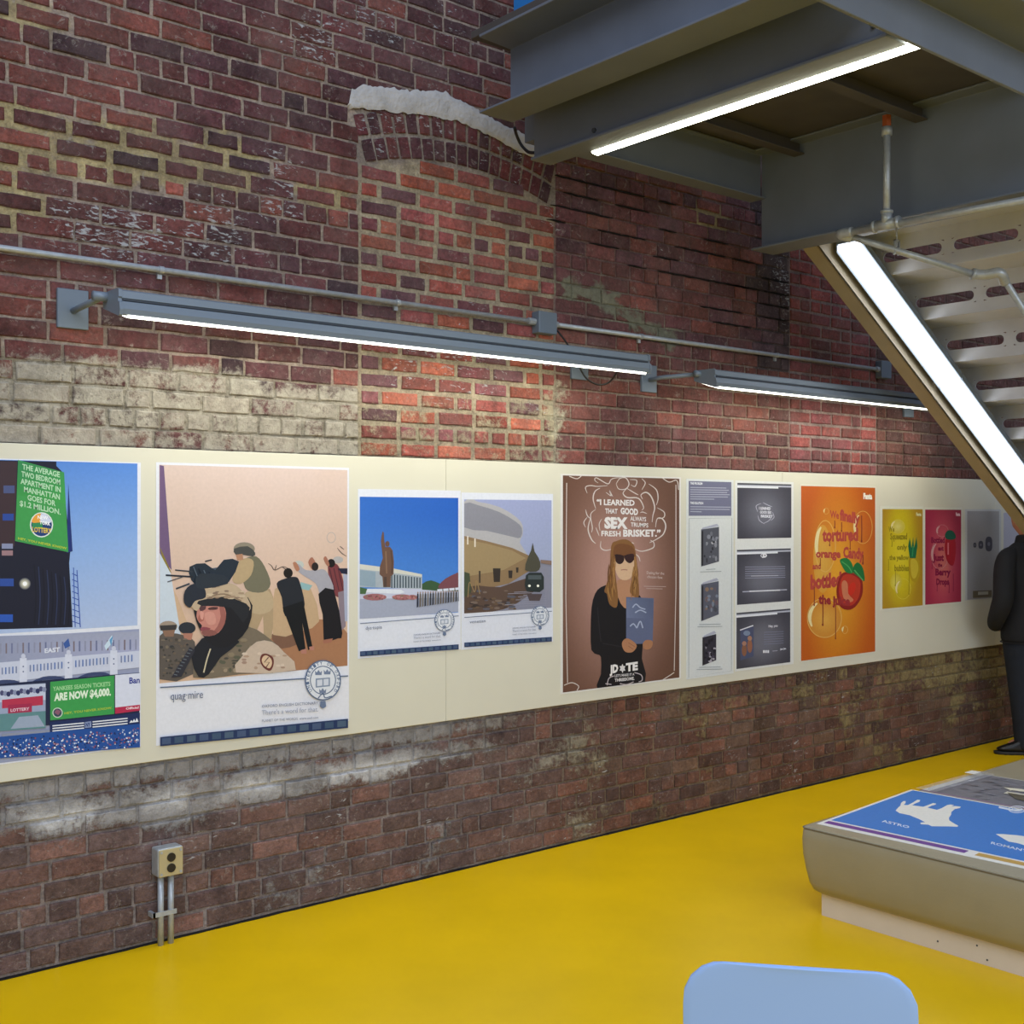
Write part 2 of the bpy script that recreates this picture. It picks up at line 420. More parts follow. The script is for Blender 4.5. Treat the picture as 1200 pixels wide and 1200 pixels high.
# mortar bed: a fine grid behind the brick faces, uneven, coloured by zone
st = .035; nx = int((XW1-XW0)/st); nzz = int(4.55/st)
mb = len(BV)
for j in range(nzz+1):
    for i in range(nx+1):
        X = XW0+(XW1-XW0)*i/nx; Z = 4.55*j/nzz
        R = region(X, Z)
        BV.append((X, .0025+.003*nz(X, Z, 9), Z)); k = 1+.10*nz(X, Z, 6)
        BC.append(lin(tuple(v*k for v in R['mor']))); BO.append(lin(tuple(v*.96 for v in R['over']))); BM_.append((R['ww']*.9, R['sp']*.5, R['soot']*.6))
for j in range(nzz):
    for i in range(nx):
        q = mb+j*(nx+1)+i; BF.append((q, q+1, q+nx+2, q+nx+1))
me = bpy.data.meshes.new('wall_back'); me.from_pydata(BV, [], BF); me.update()
for nm, dat in (('Col', BC), ('Over', BO), ('Mask', BM_)):
    at_ = me.color_attributes.new(nm, 'FLOAT_COLOR', 'POINT')
    arr = np.ones((len(BV), 4), dtype=np.float32); arr[:, :3] = np.array(dat, dtype=np.float32)
    at_.data.foreach_set('color', arr.ravel())
me.materials.append(M['brick'])
bm = bmesh.new(); bm.from_mesh(me)
bm.normal_update()
for q in bm.faces:
    if q.normal.y > 0: q.normal_flip()
bm.to_mesh(me); bm.free()
wall = bpy.data.objects.new('wall_back', me); COL.objects.link(wall)
tag(wall, 'old red brick wall with worn whitewash and a filled arch', None, kind='structure')
# solid core of the wall
core = MB().box(XW0, XW1, .02, .40, -.02, 4.60).build('wall_core', M['plain']); core.name = 'wall_back_core'; tag(core, kind='structure')

# open black joints in the maroon stretch
oj = MB()
def gap(px0, py0, px1, py1, th=.007):
    a_, b_ = WALLW(px0, py0), WALLW(px1, py1)
    n = round((a_.z+b_.z)/2/COURSE-Z0/COURSE); z = Z0+n*COURSE
    m = max(3, int(abs(b_.x-a_.x)/.04)); top = []; bot = []
    for i in range(m+1):
        x = a_.x+(b_.x-a_.x)*i/m; t = th*(.35+.65*abs(math.sin(i*1.7+px0)))*(0.15 if i in (0, m) else 1)
        zz = z+.0015*math.sin(i*2.3+px0); top.append((x, zz+t/2)); bot.append((x, zz-t/2))
    oj.prism(top+bot[::-1], .004, -.0088, 'y')
for g in ((650, 196, 672, 210), (672, 206, 755, 224), (645, 237, 718, 255), (772, 228, 792, 236), (738, 275, 756, 279), (772, 265, 792, 271), (790, 283, 850, 297), (825, 276, 853, 285),
          (858, 302, 884, 308), (735, 308, 757, 314), (765, 296, 795, 302), (770, 316, 820, 327), (818, 325, 880, 344), (892, 326, 924, 333), (895, 344, 924, 350), (820, 360, 870, 372),
          (890, 360, 924, 367), (895, 378, 924, 384), (690, 290, 725, 298), (835, 380, 880, 387), (660, 218, 700, 228), (720, 245, 760, 258), (640, 262, 662, 268), (700, 262, 740, 272), (850, 330, 890, 340)):
    gap(*g)
o = oj.build('wall_back_open_joint', M['joint_dark']); tag(o, kind='structure')
# rough cement over the arch
cv = []
top = [(407, 126), (411, 108), (425, 104), (445, 104), (466, 108), (490, 110), (512, 110), (534, 118), (556, 130), (580, 146), (606, 156), (630, 170), (650, 182)]
bot = [(411, 127), (425, 127), (445, 128), (466, 131), (490, 133), (512, 137), (534, 141), (556, 150), (580, 162), (606, 176), (630, 186), (650, 193)]
T = [WALLW(p[0], p[1]-2.5) for p in top]; B = [WALLW(p[0], p[1]+1.5) for p in bot]
def res(P, n):
    out = []
    for i in range(n+1):
        t = i/n*(len(P)-1); k = min(int(t), len(P)-2); out.append(P[k].lerp(P[k+1], t-k))
    return out
NT, NR = 90, 8
T = res(T, NT); B = res(B, NT); vs = []; fs = []
for i in range(NT+1):
    for j in range(NR+1):
        t = j/NR; p = B[i].lerp(T[i], t)
        edge = (.014*nz(p.x, p.z, 16, 2)+.012*nz(p.x, p.z, 45, 4)) if j in (NR, NR-1) else (.010*nz(p.x, p.z, 30, 5) if j == 0 else 0)
        bul = math.sin(PI*t)*.5+.5
        yy = -.009-(.007*bul if 0 < j < NR else 0)-.005*nz(p.x, p.z, 14, 1)
        if i in (0, NT): yy = .006
        vs.append((p.x, yy, p.z+edge))
for i in range(NT):
    for j in range(NR):
        q = i*(NR+1)+j; fs.append((q, q+1, q+NR+2, q+NR+1))
o = mesh_obj('wall_back_cement_band', vs, fs, M['plaster'], smooth=True); tag(o, kind='structure')

# floor + far walls
o = MB().box(-4.5, 12.5, -11, .02, -.06, 0).build('floor', M['floor']); tag(o, 'glossy yellow painted floor', kind='structure')
bv = MB()  # thin dark strip drawn along the gap at the wall foot
xs = np.arange(XW0, XW1, .06)
prof = [(x, -.006-.006*abs(nz(x, 0, 5))-.004*nz(x, 1, 14)) for x in xs]
for i in range(len(prof)-1):
    (x0, y0), (x1, y1) = prof[i], prof[i+1]
    bv.add([(x0, y0, .0), (x1, y1, .0), (x1, y1, .003), (x0, y0, .003), (x0, .01, 0), (x1, .01, 0), (x1, .01, .010), (x0, .01, .010)],
           [(0, 1, 2, 3), (3, 2, 6, 7), (0, 3, 7, 4), (1, 5, 6, 2)])
o = bv.build('wall_back_floor_gap', M['joint_dark']); tag(o, 'dark gap line between brick wall and floor', kind='structure')
o = MB().box(12.5, 12.7, -11, .4, -.06, 4.6).build('wall_right', M['plain']); tag(o, kind='structure')

# ------------------------------------------------------------------ cream boards on the wall
BT, BB = 1.872, .694
YB = -.024                                   # board face
labels = ['cream display board behind the leftmost three prints, its joint left of the statue print',
          'cream display board carrying the stadium print, the sunglasses portrait and the grey web page print',
          'cream display board carrying the orange fruit print and the yellow and pink pair',
          'cream display board at the far right end, behind the man in black']
for i, (x0, x1) in enumerate(((.777, 3.217), (3.217, 5.657), (5.657, 8.097), (8.097, 10.0))):
    o = MB().box(x0+.0006, x1-.0006, YB, -.009, BB, BT).build('display_board', M['board']); bevel(o, .0015, 1)
    tag(o, labels[i], 'board', 'cream boards in a row along the brick wall')

# ------------------------------------------------------------------ printed artwork
class Art:
    """flat print: paper sheet with inked areas, one mesh, one colour per corner"""
    def __init__(s, plane=('Y', YB-.0012), lay=.0003):
        s.v = []; s.f = []; s.c = []; s.plane = plane; s.lay = lay; s.n = 0; s.clip = None
    def P(s, p, layer):
        if s.plane[0] == 'Y':
            yy = s.plane[1]-s.lay*layer
            q = at(p[0], p[1], Y=s.plane[1]); return (q.x, yy, q.z)
        q = at(p[0], p[1], Z=s.plane[1]); return (q.x, q.y, s.plane[1]+s.lay*layer)
    def W(s, X, Z, layer): return (X, s.plane[1]-s.lay*layer, Z)
    def raw(s, vs, faces, cols):
        b = len(s.v); s.v += vs
        for q in faces:
            s.f.append(tuple(b+i for i in q)); s.c.append([cols[i] for i in q])
    def poly(s, pts, col, layer=None, smooth=0, closed=True):
        if layer is None: s.n += 1; layer = 2+s.n*.07
        if smooth: pts = [tuple(p) for p in crom(pts, smooth, True)]
        c = lin(hx(col)); vs = [s.P(p, layer) for p in pts]
        if s.clip:
            yy = vs[0][1]; Q = [(v[0], v[2]) for v in vs]
            for ax_, lim, sg in ((0, s.clip[0], 1), (0, s.clip[1], -1), (1, s.clip[2], 1), (1, s.clip[3], -1)):
                out = []
                for i in range(len(Q)):
                    p, q = Q[i-1], Q[i]; dp, dq = (p[ax_]-lim)*sg, (q[ax_]-lim)*sg
                    if (dp < 0) != (dq < 0): t = dp/(dp-dq); out.append((p[0]+(q[0]-p[0])*t, p[1]+(q[1]-p[1])*t))
                    if dq >= 0: out.append(q)
                Q = out
                if len(Q) < 3: return
            s.raw([(q[0], yy, q[1]) for q in Q], tess(Q), [c]*len(Q)); return
        tri = tess(pts)
        s.raw(vs, tri, [c]*len(pts))
    def quad(s, p, cols, layer=None, n=1):
        if layer is None: s.n += 1; layer = 2+s.n*.07
        s.raw([s.P(q, layer) for q in p], [(0, 1, 2, 3)], [lin(hx(c)) for c in cols])
    def rect(s, X0, X1, Z0_, Z1_, fn, nx=1, nz_=1, layer=1):
        vs, cs, fs = [], [], []
        for j in range(nz_+1):
            for i in range(nx+1):
                u, v = i/nx, j/nz_; vs.append(s.W(X0+(X1-X0)*u, Z0_+(Z1_-Z0_)*v, layer))
                c = fn(u, v) if callable(fn) else hx(fn); cs.append(lin(c))
        for j in range(nz_):
            for i in range(nx):
                q = j*(nx+1)+i; fs.append((q, q+1, q+nx+2, q+nx+1))
        s.raw(vs, fs, cs)
    def oval(s, cx, cy, rx, ry, col, layer=None, n=20, rot=0):
        s.poly([(cx+rx*math.cos(a_)*math.cos(rot)-ry*math.sin(a_)*math.sin(rot), cy+rx*math.cos(a_)*math.sin(rot)+ry*math.sin(a_)*math.cos(rot)) for a_ in [2*PI*k/n for k in range(n)]], col, layer)
    def glow(s, cx, cy, rx, ry, col_in, col_out, n=28, layer=None, r0=0):
        if layer is None: s.n += 1; layer = 2+s.n*.07
        vs = [s.P((cx+r0*rx*math.cos(2*PI*k/n), cy+r0*ry*math.sin(2*PI*k/n)), layer) for k in range(n)] + [s.P((cx+rx*math.cos(2*PI*k/n), cy+ry*math.sin(2*PI*k/n)), layer) for k in range(n)]
        cs = [lin(hx(col_in))]*n+[lin(hx(col_out))]*n
        s.raw(vs, [(k, (k+1) % n, n+(k+1) % n, n+k) for k in range(n)]+([] if r0 > 0 and False else [tuple(range(n))]), cs)
    def line(s, pts, w, col, layer=None, smooth=5, taper=False):
        """ribbon through photo spots; w in photo pixels"""
        if layer is None: s.n += 1; layer = 2+s.n*.07
        P = [Vector(p) for p in (crom(pts, smooth) if smooth else pts)]; c = lin(hx(col)); vs = []; N = len(P)
        for i, p in enumerate(P):
            d = P[min(i+1, N-1)]-P[max(i-1, 0)]; d = d.normalized() if d.length > 0 else Vector((1, 0)); nn = Vector((-d.y, d.x))
            ww = w/2*(math.sin(PI*(.12+.76*i/(N-1))) if taper else 1)
            vs += [s.P(p+nn*ww, layer), s.P(p-nn*ww, layer)]
        s.raw(vs, [(2*i, 2*i+1, 2*i+3, 2*i+2) for i in range(N-1)], [c]*len(vs))
    def ring(s, cx, cy, rx, ry, w, col, n=36, layer=None):
        s.line([(cx+rx*math.cos(2*PI*k/n), cy+ry*math.sin(2*PI*k/n)) for k in range(n+1)], w, col, layer, smooth=0)
    def text(s, txt, p0, p1, cap, col, layer=None, bold=0, up=None, center=False, flip=False):
        """lettering between two photo spots (baseline ends), cap height in photo pixels"""
        if layer is None: s.n += 1; layer = 2+s.n*.07
        vs, fs, wd, ch = glyphs(txt, bold)
        P0, P1 = Vector(p0), Vector(p1); u = (P1-P0)/wd; upv = Vector(up) if up else Vector((0, -1)); v = upv*(cap/ch)
        s.raw([s.P(P0+u*x+v*y, layer) for x, y in vs], fs, [lin(hx(col))]*len(vs))
    def build(s, name, **k):
        me = bpy.data.meshes.new(name); me.from_pydata(s.v, [], s.f); me.update()
        at_ = me.color_attributes.new('Col', 'FLOAT_COLOR', 'CORNER'); arr = np.ones((len(me.loops), 4), dtype=np.float32)
        arr[:, :3] = np.array([c for q in s.c for c in q], dtype=np.float32); at_.data.foreach_set('color', arr.ravel())
        me.materials.append(M['print'])
        o = bpy.data.objects.new(name, me); COL.objects.link(o)
        return tag(o, **k)

from mathutils.geometry import tessellate_polygon
def tess(pts): return [tuple(t) for t in tessellate_polygon([[Vector((p[0], p[1], 0)) for p in pts]])]
_gc = {}
def glyphs(txt, bold=0):
    key = (txt, bold)
    if key in _gc: return _gc[key]
    cu = bpy.data.curves.new('t', 'FONT'); cu.body = txt; cu.size = 1; cu.resolution_u = 2; cu.offset = bold; cu.fill_mode = 'FRONT'
    ob = bpy.data.objects.new('t', cu); COL.objects.link(ob)
    bpy.context.view_layer.update()
    m_ = ob.evaluated_get(bpy.context.evaluated_depsgraph_get()).to_mesh()
    vs = [(v.co.x, v.co.y) for v in m_.vertices]; fs = [tuple(p.vertices) for p in m_.polygons]
    bpy.data.objects.remove(ob); bpy.data.curves.remove(cu)
    x0 = min(v[0] for v in vs); x1 = max(v[0] for v in vs)
    vs = [(x-x0, y) for x, y in vs]; _gc[key] = (vs, fs, x1-x0, .70); return _gc[key]
def wz(px, py): q = at(px, py, Y=YB-.001); return q.x, q.z
def sheet(A, x0, x1, t0, t1, b0, b1, col='e6e6ee'):
    """white paper; edges from photo spots, squared up on the wall"""
    X0, za = wz(x0, t0); X1, zb = wz(x1, t1); _, zc = wz(x0, b0); _, zd = wz(x1, b1)
    Zt, Zb = (za+zb)/2, (zc+zd)/2
    y = A.plane[1]; c = lin(hx(col))
    vs = [(X0, y+.0011, Zb), (X1, y+.0011, Zb), (X1, y+.0011, Zt), (X0, y+.0011, Zt), (X0, y, Zb), (X1, y, Zb), (X1, y, Zt), (X0, y, Zt)]
    A.raw(vs, [(4, 5, 6, 7), (0, 3, 2, 1), (0, 1, 5, 4), (1, 2, 6, 5), (2, 3, 7, 6), (3, 0, 4, 7)], [c]*8)
    return X0, X1, Zb, Zt
def box(x0, x1, t0, t1, b0, b1):
    X0, za = wz(x0, t0); X1, zb = wz(x1, t1); _, zc = wz(x0, b0); _, zd = wz(x1, b1)
    return X0, X1, (zc+zd)/2, (za+zb)/2
def L2(a_, b_, t): return tuple(p+(q-p)*t for p, q in zip(a_, b_))
def ramp(*st):
    def g(t):
        for (t0, c0), (t1, c1) in zip(st, st[1:]):
            if t <= t1: return L2(c0, c1, max(0, (t-t0)/(t1-t0)))
        return st[-1][1]
    return g

# ---- 1: billboard pair (building with green billboard above, stadium scoreboard below)
A = Art(); XL = .98
X1, _z = wz(165, 700)
_, zt = wz(165, 541.5); _, zb = wz(165, 877.5)
zt = (zt+wz(0, 538)[1])/2; zb = (zb+wz(0, 893)[1])/2
y = A.plane[1]; c = lin(hx('e2e4ee'))
A.raw([(XL, y, zb), (X1, y, zb), (X1, y, zt), (XL, y, zt), (XL, y+.0011, zb), (X1, y+.0011, zb), (X1, y+.0011, zt), (XL, y+.0011, zt)],
      [(0, 1, 2, 3), (4, 7, 6, 5), (0, 4, 5, 1), (1, 5, 6, 2), (2, 6, 7, 3), (3, 7, 4, 0)], [c]*8)
b = box(20, 161, 539.5, 543, 738, 736)
sky = ramp((0, (172, 190, 226)), (.5, (134, 170, 226)), (1, (86, 136, 214)))
A.rect(XL+.03, b[1], b[2], b[3], lambda u, v: L2(sky(v), (186, 198, 226), .25*(1-v)*u), 4, 8)
A.poly([(-20, 539), (66, 541), (66, 546), (73, 553), (80, 620), (84, 628), (81, 660), (83, 695), (85, 735), (-20, 738)], '16182c')
A.poly([(-20, 540), (20, 541), (17, 640), (-20, 640)], '3c2a30'); A.poly([(80, 566), (85, 646), (78, 648)], '1c2f72')
for q in ((4, 569, 13, 9, '4a5480'), (3, 602, 13, 8, '28489a'), (2, 637, 13, 6, '8a90b0'), (2, 645, 13, 6, '9c7a80'), (-2, 678, 18, 9, '2c4c9c'), (-2, 720, 17, 9, '2a56b4')):
    A.poly([(q[0], q[1]), (q[0]+q[2], q[1]), (q[0]+q[2], q[1]+q[3]), (q[0], q[1]+q[3])], q[4])
for k in range(9): A.line([(40+5*k, 662+k*2), (42+5*k, 700), (40+5*k, 732)], 1.2, '2a3454' if k % 2 else '0e1020')
A.glow(29, 684, 7, 7, 'fffbe0', '262c44'); A.oval(29, 684, 2.6, 2.6, 'ffffff')
for k in range(9): A.line([(84.5, 672+7*k), (91+k*.3, 675+7*k)], .9, '2a4aa8', smooth=0)
A.line([(86, 665), (88, 735)], 1, '3a5ab0', smooth=0); A.line([(90, 668), (94, 735)], 1, '2a4aa8', smooth=0)
A.poly([(21, 539), (75, 553.5), (80, 647), (17.5, 634)], '3f9a4e')
A.quad([(21, 540), (75, 553.5), (77, 590), (20, 580)], ['2f8450', '3b9450', '3fa04a', '3a9648'])
for k, t in enumerate(('THE AVERAGE', 'TWO BEDROOM', 'APARTMENT IN', 'MANHATTAN', 'GOES FOR', '$1.2 MILLION.')):
    x0 = (26, 25, 24, 28, 32, 23)[k]; x1 = (70, 70.5, 71, 70, 65, 71)[k]; yy = 549.5+8.7*k
    A.text(t, (x0, yy+(x0-25)*.22), (x1, yy+(x1-25)*.22), 6.2, 'b9dcb8', bold=.025)
A.oval(48.5, 615, 13.6, 14.8, 'dfe8e2'); A.oval(48.5, 615, 12.2, 13.4, '1c3c78')
A.poly([(37, 612), (41, 604), (48, 602), (48.5, 612)], 'e8a23c', smooth=3); A.poly([(48, 612), (48, 602), (55, 604), (60, 612)], 'd2d8ec', smooth=3); A.poly([(37, 613), (49, 612), (50, 619), (38, 619)], '2f8a58')
A.text('NEW', (44, 608), (56, 609), 4, 'ffffff', bold=.02); A.text('YORK', (46, 614), (59, 616), 4, 'ffffff', bold=.02); A.text('LOTTERY', (37.5, 623), (60, 625), 5.6, 'e8c63c', bold=.03)
A.text('HEY, YOU NEVER KNOW', (21, 632), (78, 644), 2.6, 'b8c83c', bold=.03)
b = box(20, 163, 743.5, 739.5, 889, 876)
A.rect(XL+.03, b[1], b[2], b[3], '9aa0bc')
A.quad([(-20, 746), (163, 740), (163, 765), (-20, 780)], ['9298b2', 'a2a6bc', 'a8accc', '9298b2'])
for k in range(26):
    x = -6+6.6*k; yy = 752-x*.03
    A.line([(x, yy+2), (x, yy+14)], 1.8, ('6d7498', '8d90a8', '7c6f78')[k % 3], smooth=0)
A.poly([(74, 754), (80, 748), (82, 757), (76, 760)], '3a5aa0'); A.poly([(122, 757), (131, 744), (132, 752), (124, 762)], 'c8dcec'); A.poly([(128, 750), (132, 745), (130, 758)], '5a9ac8')
A.text('EAST', (52, 765), (70, 763.5), 5, 'dde0ee', bold=.04)
A.poly([(-20, 778), (163, 762.5), (163, 782), (-20, 802)], 'c9cee2')
for k, x in enumerate((27, 80, 133)):
    yy = 773-(x-27)*.085; A.poly([(x-4, yy-2), (x+4, yy-2), (x+4.5, yy+28), (x-4.5, yy+29)], 'd4d8ea'); A.oval(x, yy-4, 2.6, 3, 'c8cce0')
    A.oval(x, yy+8, .9, .9, '5a6690'); A.oval(x, yy+14, .9, .9, '5a6690')
    A.poly([(x-47, yy+33), (x-30, yy+24.5), (x-10, yy+24), (x-2, yy+29), (x-10, yy+27.5), (x-30, yy+28.5)], '3a466e', smooth=3)
for k in range(42):
    x = -14+4.1*k
    if min(abs(x-27), abs(x-80), abs(x-133)) < 5: continue
    yy = 778-x*.1+.6; A.line([(x, yy+4), (x, yy+12)], 1.5, ('7682a8', '5a76b4')[k % 2], smooth=0)
A.poly([(-20, 803), (163, 788), (163, 841), (-20, 856)], '1a2444')
A.poly([(-20, 805), (53, 800.5), (53, 853), (-20, 858)], '9ba6c4')
A.poly([(-20, 806), (53, 801), (53, 820), (-20, 824)], 'c2cae0')
for k in range(14): A.oval(2+3.8*k, 812-k*.4+(k % 3), 2.6, 3.2, ('4a4c74', '8890b0', '2e3460')[k % 3], n=8)
A.poly([(2, 820), (50, 815), (50, 826), (2, 830)], 'b83250'); A.poly([(9, 826), (37, 824), (37, 836), (9, 838)], 'a42a50')
A.poly([(-20, 838), (53, 833), (53, 853), (-20, 858)], '5e8a90'); A.poly([(22, 840), (44, 838), (52, 851), (12, 854)], '9aa8c0')
A.text('LOTTERY', (12, 834), (34, 832), 3.4, 'e8c8d8', bold=.03)
A.poly([(2, 859.5), (58, 855), (58, 858.5), (2, 863)], '8e94a8')
A.poly([(58.5, 799), (133.5, 791.5), (133.5, 836.5), (58.5, 844)], '3c9c50')
A.text('YANKEES SEASON TICKETS', (61.5, 809.5), (129, 803.5), 4.8, '9fd49a', bold=.03)
A.text('ARE NOW $4,000.', (63, 821), (129.5, 814.5), 8.3, 'e2f2dc', bold=.05)
A.oval(67, 835, 6, 6, 'c8d8c8'); A.oval(67, 835, 4.9, 4.9, '3a4a5a'); A.poly([(63, 835), (66, 831), (71, 833), (68, 838)], '8a5a70')
A.text('HEY, YOU NEVER KNOW.', (75, 837), (131, 830.5), 2.6, 'a8c040', bold=.03)
A.poly([(134.5, 791), (163.5, 788.5), (163.5, 826.5), (134.5, 829)], 'd8dcee'); A.poly([(134.5, 829), (163.5, 825.6), (163.5, 832.5), (134.5, 836.3)], 'b82a50')
A.text('Ban', (151, 801), (163.3, 800), 7, '2c3c90', bold=.03); A.text('Official', (147, 831.5), (162, 830), 2.6, 'f0d8e0', bold=.03)
A.poly([(58, 846), (163.5, 835), (163.5, 848), (58, 859)], '1b2c5c')
for k in range(3):
    A.line([(61, 850.5+3*k), (98, 847+3*k)], 1.3, 'e8ecf6', smooth=0); A.line([(108, 845.8+3*k), (149, 841.6+3*k)], 1.3, 'e8ecf6', smooth=0)
A.poly([(99, 846), (106.5, 845), (106.5, 852), (99, 853)], '8a98c0'); A.text('NY', (100, 851.5), (105.5, 851), 4.5, '24386c', bold=.04)
for k in range(3): A.poly([(151+3.2*k, 847-k*.4), (153.4+3.2*k, 841+(2-k)*1.3), (155.4+3.2*k, 846.4-k*.4)], 'e8ecf6')
A.poly([(-20, 865), (163.5, 848), (163.5, 875.5), (-20, 890)], '1f4f9c')
for k in range(520):
    x = rnd.uniform(-18, 162); t = rnd.random()**.8; ya = 863-x*.093+4; yb = 889-x*.082-1.2; yy = ya+(yb-ya)*t
    A.oval(x, yy, rnd.uniform(.6, 1.5), rnd.uniform(.6, 1.4), rnd.choice(['d4dcf0', '16285c', '101c44', '6a7cae', 'b6889c', '8c4c64', '34549c', 'eef0fa']), n=5, layer=2+A.n*.07+k*.002)
A.build('poster', label='large print at the far left: green billboard on a tower above a stadium scoreboard', cat='poster')

# ---- dictionary advert furniture
def dict_frame(A, x0, x1, pb0, pb1, sb0, sb1, cx, cy, r, word, wx, wy, wlen, lines, lx0, lx1, ly, ls):
    """rule, crest, headword, small print and navy film strip of the dictionary prints"""
    k = (pb1-pb0)/(x1-x0); kb = (sb1-sb0)/(x1-x0); g = (r/14.5)
    A.line([(x0, pb0+6*g), (cx-r, pb0+6*g+k*(cx-r-x0))], 1.1*g, '5c6c88', smooth=0); A.line([(cx+r*.95, pb0+6*g+k*(cx+r-x0)), (x1, pb1+6*g)], 1.1*g, '5c6c88', smooth=0)
    A.poly([(x0, sb0), (x1, sb1), (x1, sb1+7.6*g), (x0, sb0+7.6*g)], '24365e')
    n = 15 if r > 15 else 16
    for i in range(n):
        xa = x0+(x1-x0)*(i+.14)/n; xb = x0+(x1-x0)*(i+.84)/n
        A.poly([(xa, sb0+kb*(xa-x0)+1.2*g), (xb, sb0+kb*(xb-x0)+1.2*g), (xb, sb0+kb*(xb-x0)+6.2*g), (xa, sb0+kb*(xa-x0)+6.2*g)], ('46587a', '3e5470', '4c6078')[i % 3])
    A.oval(cx, cy, r, r*1.12, 'dfe2ea', n=40)
    A.ring(cx, cy, r, r*1.12, 1.0*g, '5a6c8c'); A.ring(cx, cy, r*.72, r*.80, .8*g, '5a6c8c')
    T_ = 'UNIVERSITY OF OXFORD'
    for i, ch in enumerate(T_):
        if ch == ' ': continue
        a_ = PI*.80+(i/(len(T_)-1))*PI*1.40
        ux, uy = math.cos(a_), math.sin(a_); p = (cx+r*.80*ux+uy*1.1*g, cy+r*.89*uy-ux*1.1*g); q = (cx+r*.80*ux-uy*1.1*g, cy+r*.89*uy+ux*1.1*g)
        A.text(ch, p, q, 2.4*g, '5a6c8c', up=(ux, uy*1.1), bold=.02)
    A.poly([(cx-r*.42, cy-r*.10), (cx+r*.40, cy-r*.16), (cx+r*.40, cy+r*.34), (cx-r*.42, cy+r*.42)], '8492aa'); A.poly([(cx-r*.34, cy-r*.02), (cx-r*.04, cy-r*.05), (cx-r*.04, cy+r*.30), (cx-r*.34, cy+r*.34)], 'd4d8e4'); A.poly([(cx+.03*r, cy-r*.06), (cx+r*.32, cy-r*.09), (cx+r*.32, cy+r*.27), (cx+r*.03, cy+r*.30)], 'd4d8e4')
    for sx, sy in ((-.26, -.42), (.24, -.46), (-.02, .62)):
        ccx, ccy = cx+r*sx, cy+r*sy
        A.poly([(ccx-r*.18, ccy+r*.12), (ccx-r*.2, ccy-r*.14), (ccx-r*.1, ccy-.02*r), (ccx, ccy-r*.18), (ccx+r*.1, ccy-.02*r), (ccx+r*.2, ccy-r*.14), (ccx+r*.18, ccy+r*.12)], '74829e')
    A.line([(cx-r*.28, cy+r*1.02), (cx, cy+r*.74), (cx+r*.12, cy+r*1.0), (cx+r*.5, cy+r*.9)], .9*g, '5a6c8c'); A.poly([(cx-r*.14, cy+r*1.2), (cx+r*.14, cy+r*1.18), (cx+r*.18, cy+r*1.5), (cx, cy+r*1.62), (cx-r*.18, cy+r*1.5)], '6a7a98')
    A.text(word, (wx, wy), (wx+wlen, wy+k*wlen), 6.6*g if r > 15 else 5.2*g, '5a6684', bold=.0)
    for i, (t, c_, hgt) in enumerate(lines):
        A.text(t, (lx0, ly+ls*i), (lx1, ly+ls*i+k*(lx1-lx0)), hgt*g, c_, bold=.01)
LINES = (('OXFORD ENGLISH DICTIONARY', '7c86a2', 2.3), ("There's a word for that.", 'a6acc0', 3.8), ('PLANET OF THE WORDS  www.oed.com', '8e96ae', 2.0))

# ---- 2: soldiers
A = Art()
sheet(A, 183, 409, 542, 548, 871, 847.5, 'e4e5ee')
b = box(186.5, 407, 545, 550.5, 797, 783.5)
A.rect(b[0], b[1], b[2], b[3], lambda u, v: L2(L2((214, 178, 150), (220, 198, 190), v), (206, 176, 152), .3*abs(u-.5)+.12*nz(u*3, v*3, 2)), 10, 10)
A.clip = b[:4]
A.poly([(187, 545), (192, 546), (201, 668), (187, 652)], '70587c'); A.poly([(187, 640), (196, 660), (201, 672), (192, 662)], '8a7a2c'); A.poly([(187, 648), (200, 672), (212, 745), (187, 745)], 'c9d4e0'); A.poly([(212, 745), (203, 690), (208, 700), (225, 745)], 'cfae8e')
A.poly([(322, 742), (345, 730), (380, 726), (407, 742), (407, 784), (340, 788), (300, 760)], 'a87858', smooth=3); A.poly([(318, 744), (340, 736), (356, 750), (330, 760)], '7c5a48', smooth=3)
A.poly([(322, 690), (346, 688), (364, 690), (374, 728), (352, 740), (320, 744)], 'c2a482', smooth=2); A.poly([(352, 682), (366, 686), (362, 692), (352, 690)], '8fb4b8')
for p in ([(314, 660), (318, 663), (322, 668), (332, 664), (340, 668)], [(322, 668), (324, 662)], [(330, 664), (336, 668)], [(395, 642), (400, 648), (406, 652)], [(398, 640), (403, 644)]): A.line(p, 1.1, '5a4a44', taper=True)
A.ring(388, 630, 5, 6, .8, 'b6a8a4'); A.oval(350, 662, 6, 5, 'bfc4be'); A.oval(396, 656, 6, 4, 'b4b0b0')
# men at the wall
A.poly([(384, 664), (391, 660), (397, 664), (402, 680), (404, 694), (396, 700), (388, 690)], '7a3c40', smooth=3); A.poly([(386, 668), (404, 670)], '7a3c40') if 0 else None
for k in range(3): A.line([(386+5*k, 666), (392+5*k, 692)], 1, '4a2430', smooth=0)
A.poly([(396, 694), (404, 692), (405, 734), (399, 740)], '8a7c88'); A.poly([(402, 672), (407, 674), (407, 728), (404, 728)], 'aab0c8'); A.poly([(396, 666), (407, 666), (407, 673), (400, 672)], '20243c')
A.oval(388, 660, 4.6, 5, '1c1616'); A.poly([(379, 655), (382, 652), (386, 662), (383, 663)], 'a8705c', smooth=3)
A.poly([(352, 672), (346, 664), (350, 661), (358, 668), (372, 668), (378, 667), (384, 672), (391, 692), (376, 698), (370, 684)], 'a6a4ae', smooth=3); A.poly([(343, 660), (347, 659), (351, 667), (347, 669)], 'b07a60', smooth=3); A.poly([(361, 659), (366, 653), (372, 666), (366, 668)], 'a8705c', smooth=3); A.oval(369, 664, 4, 5, '2a2020')
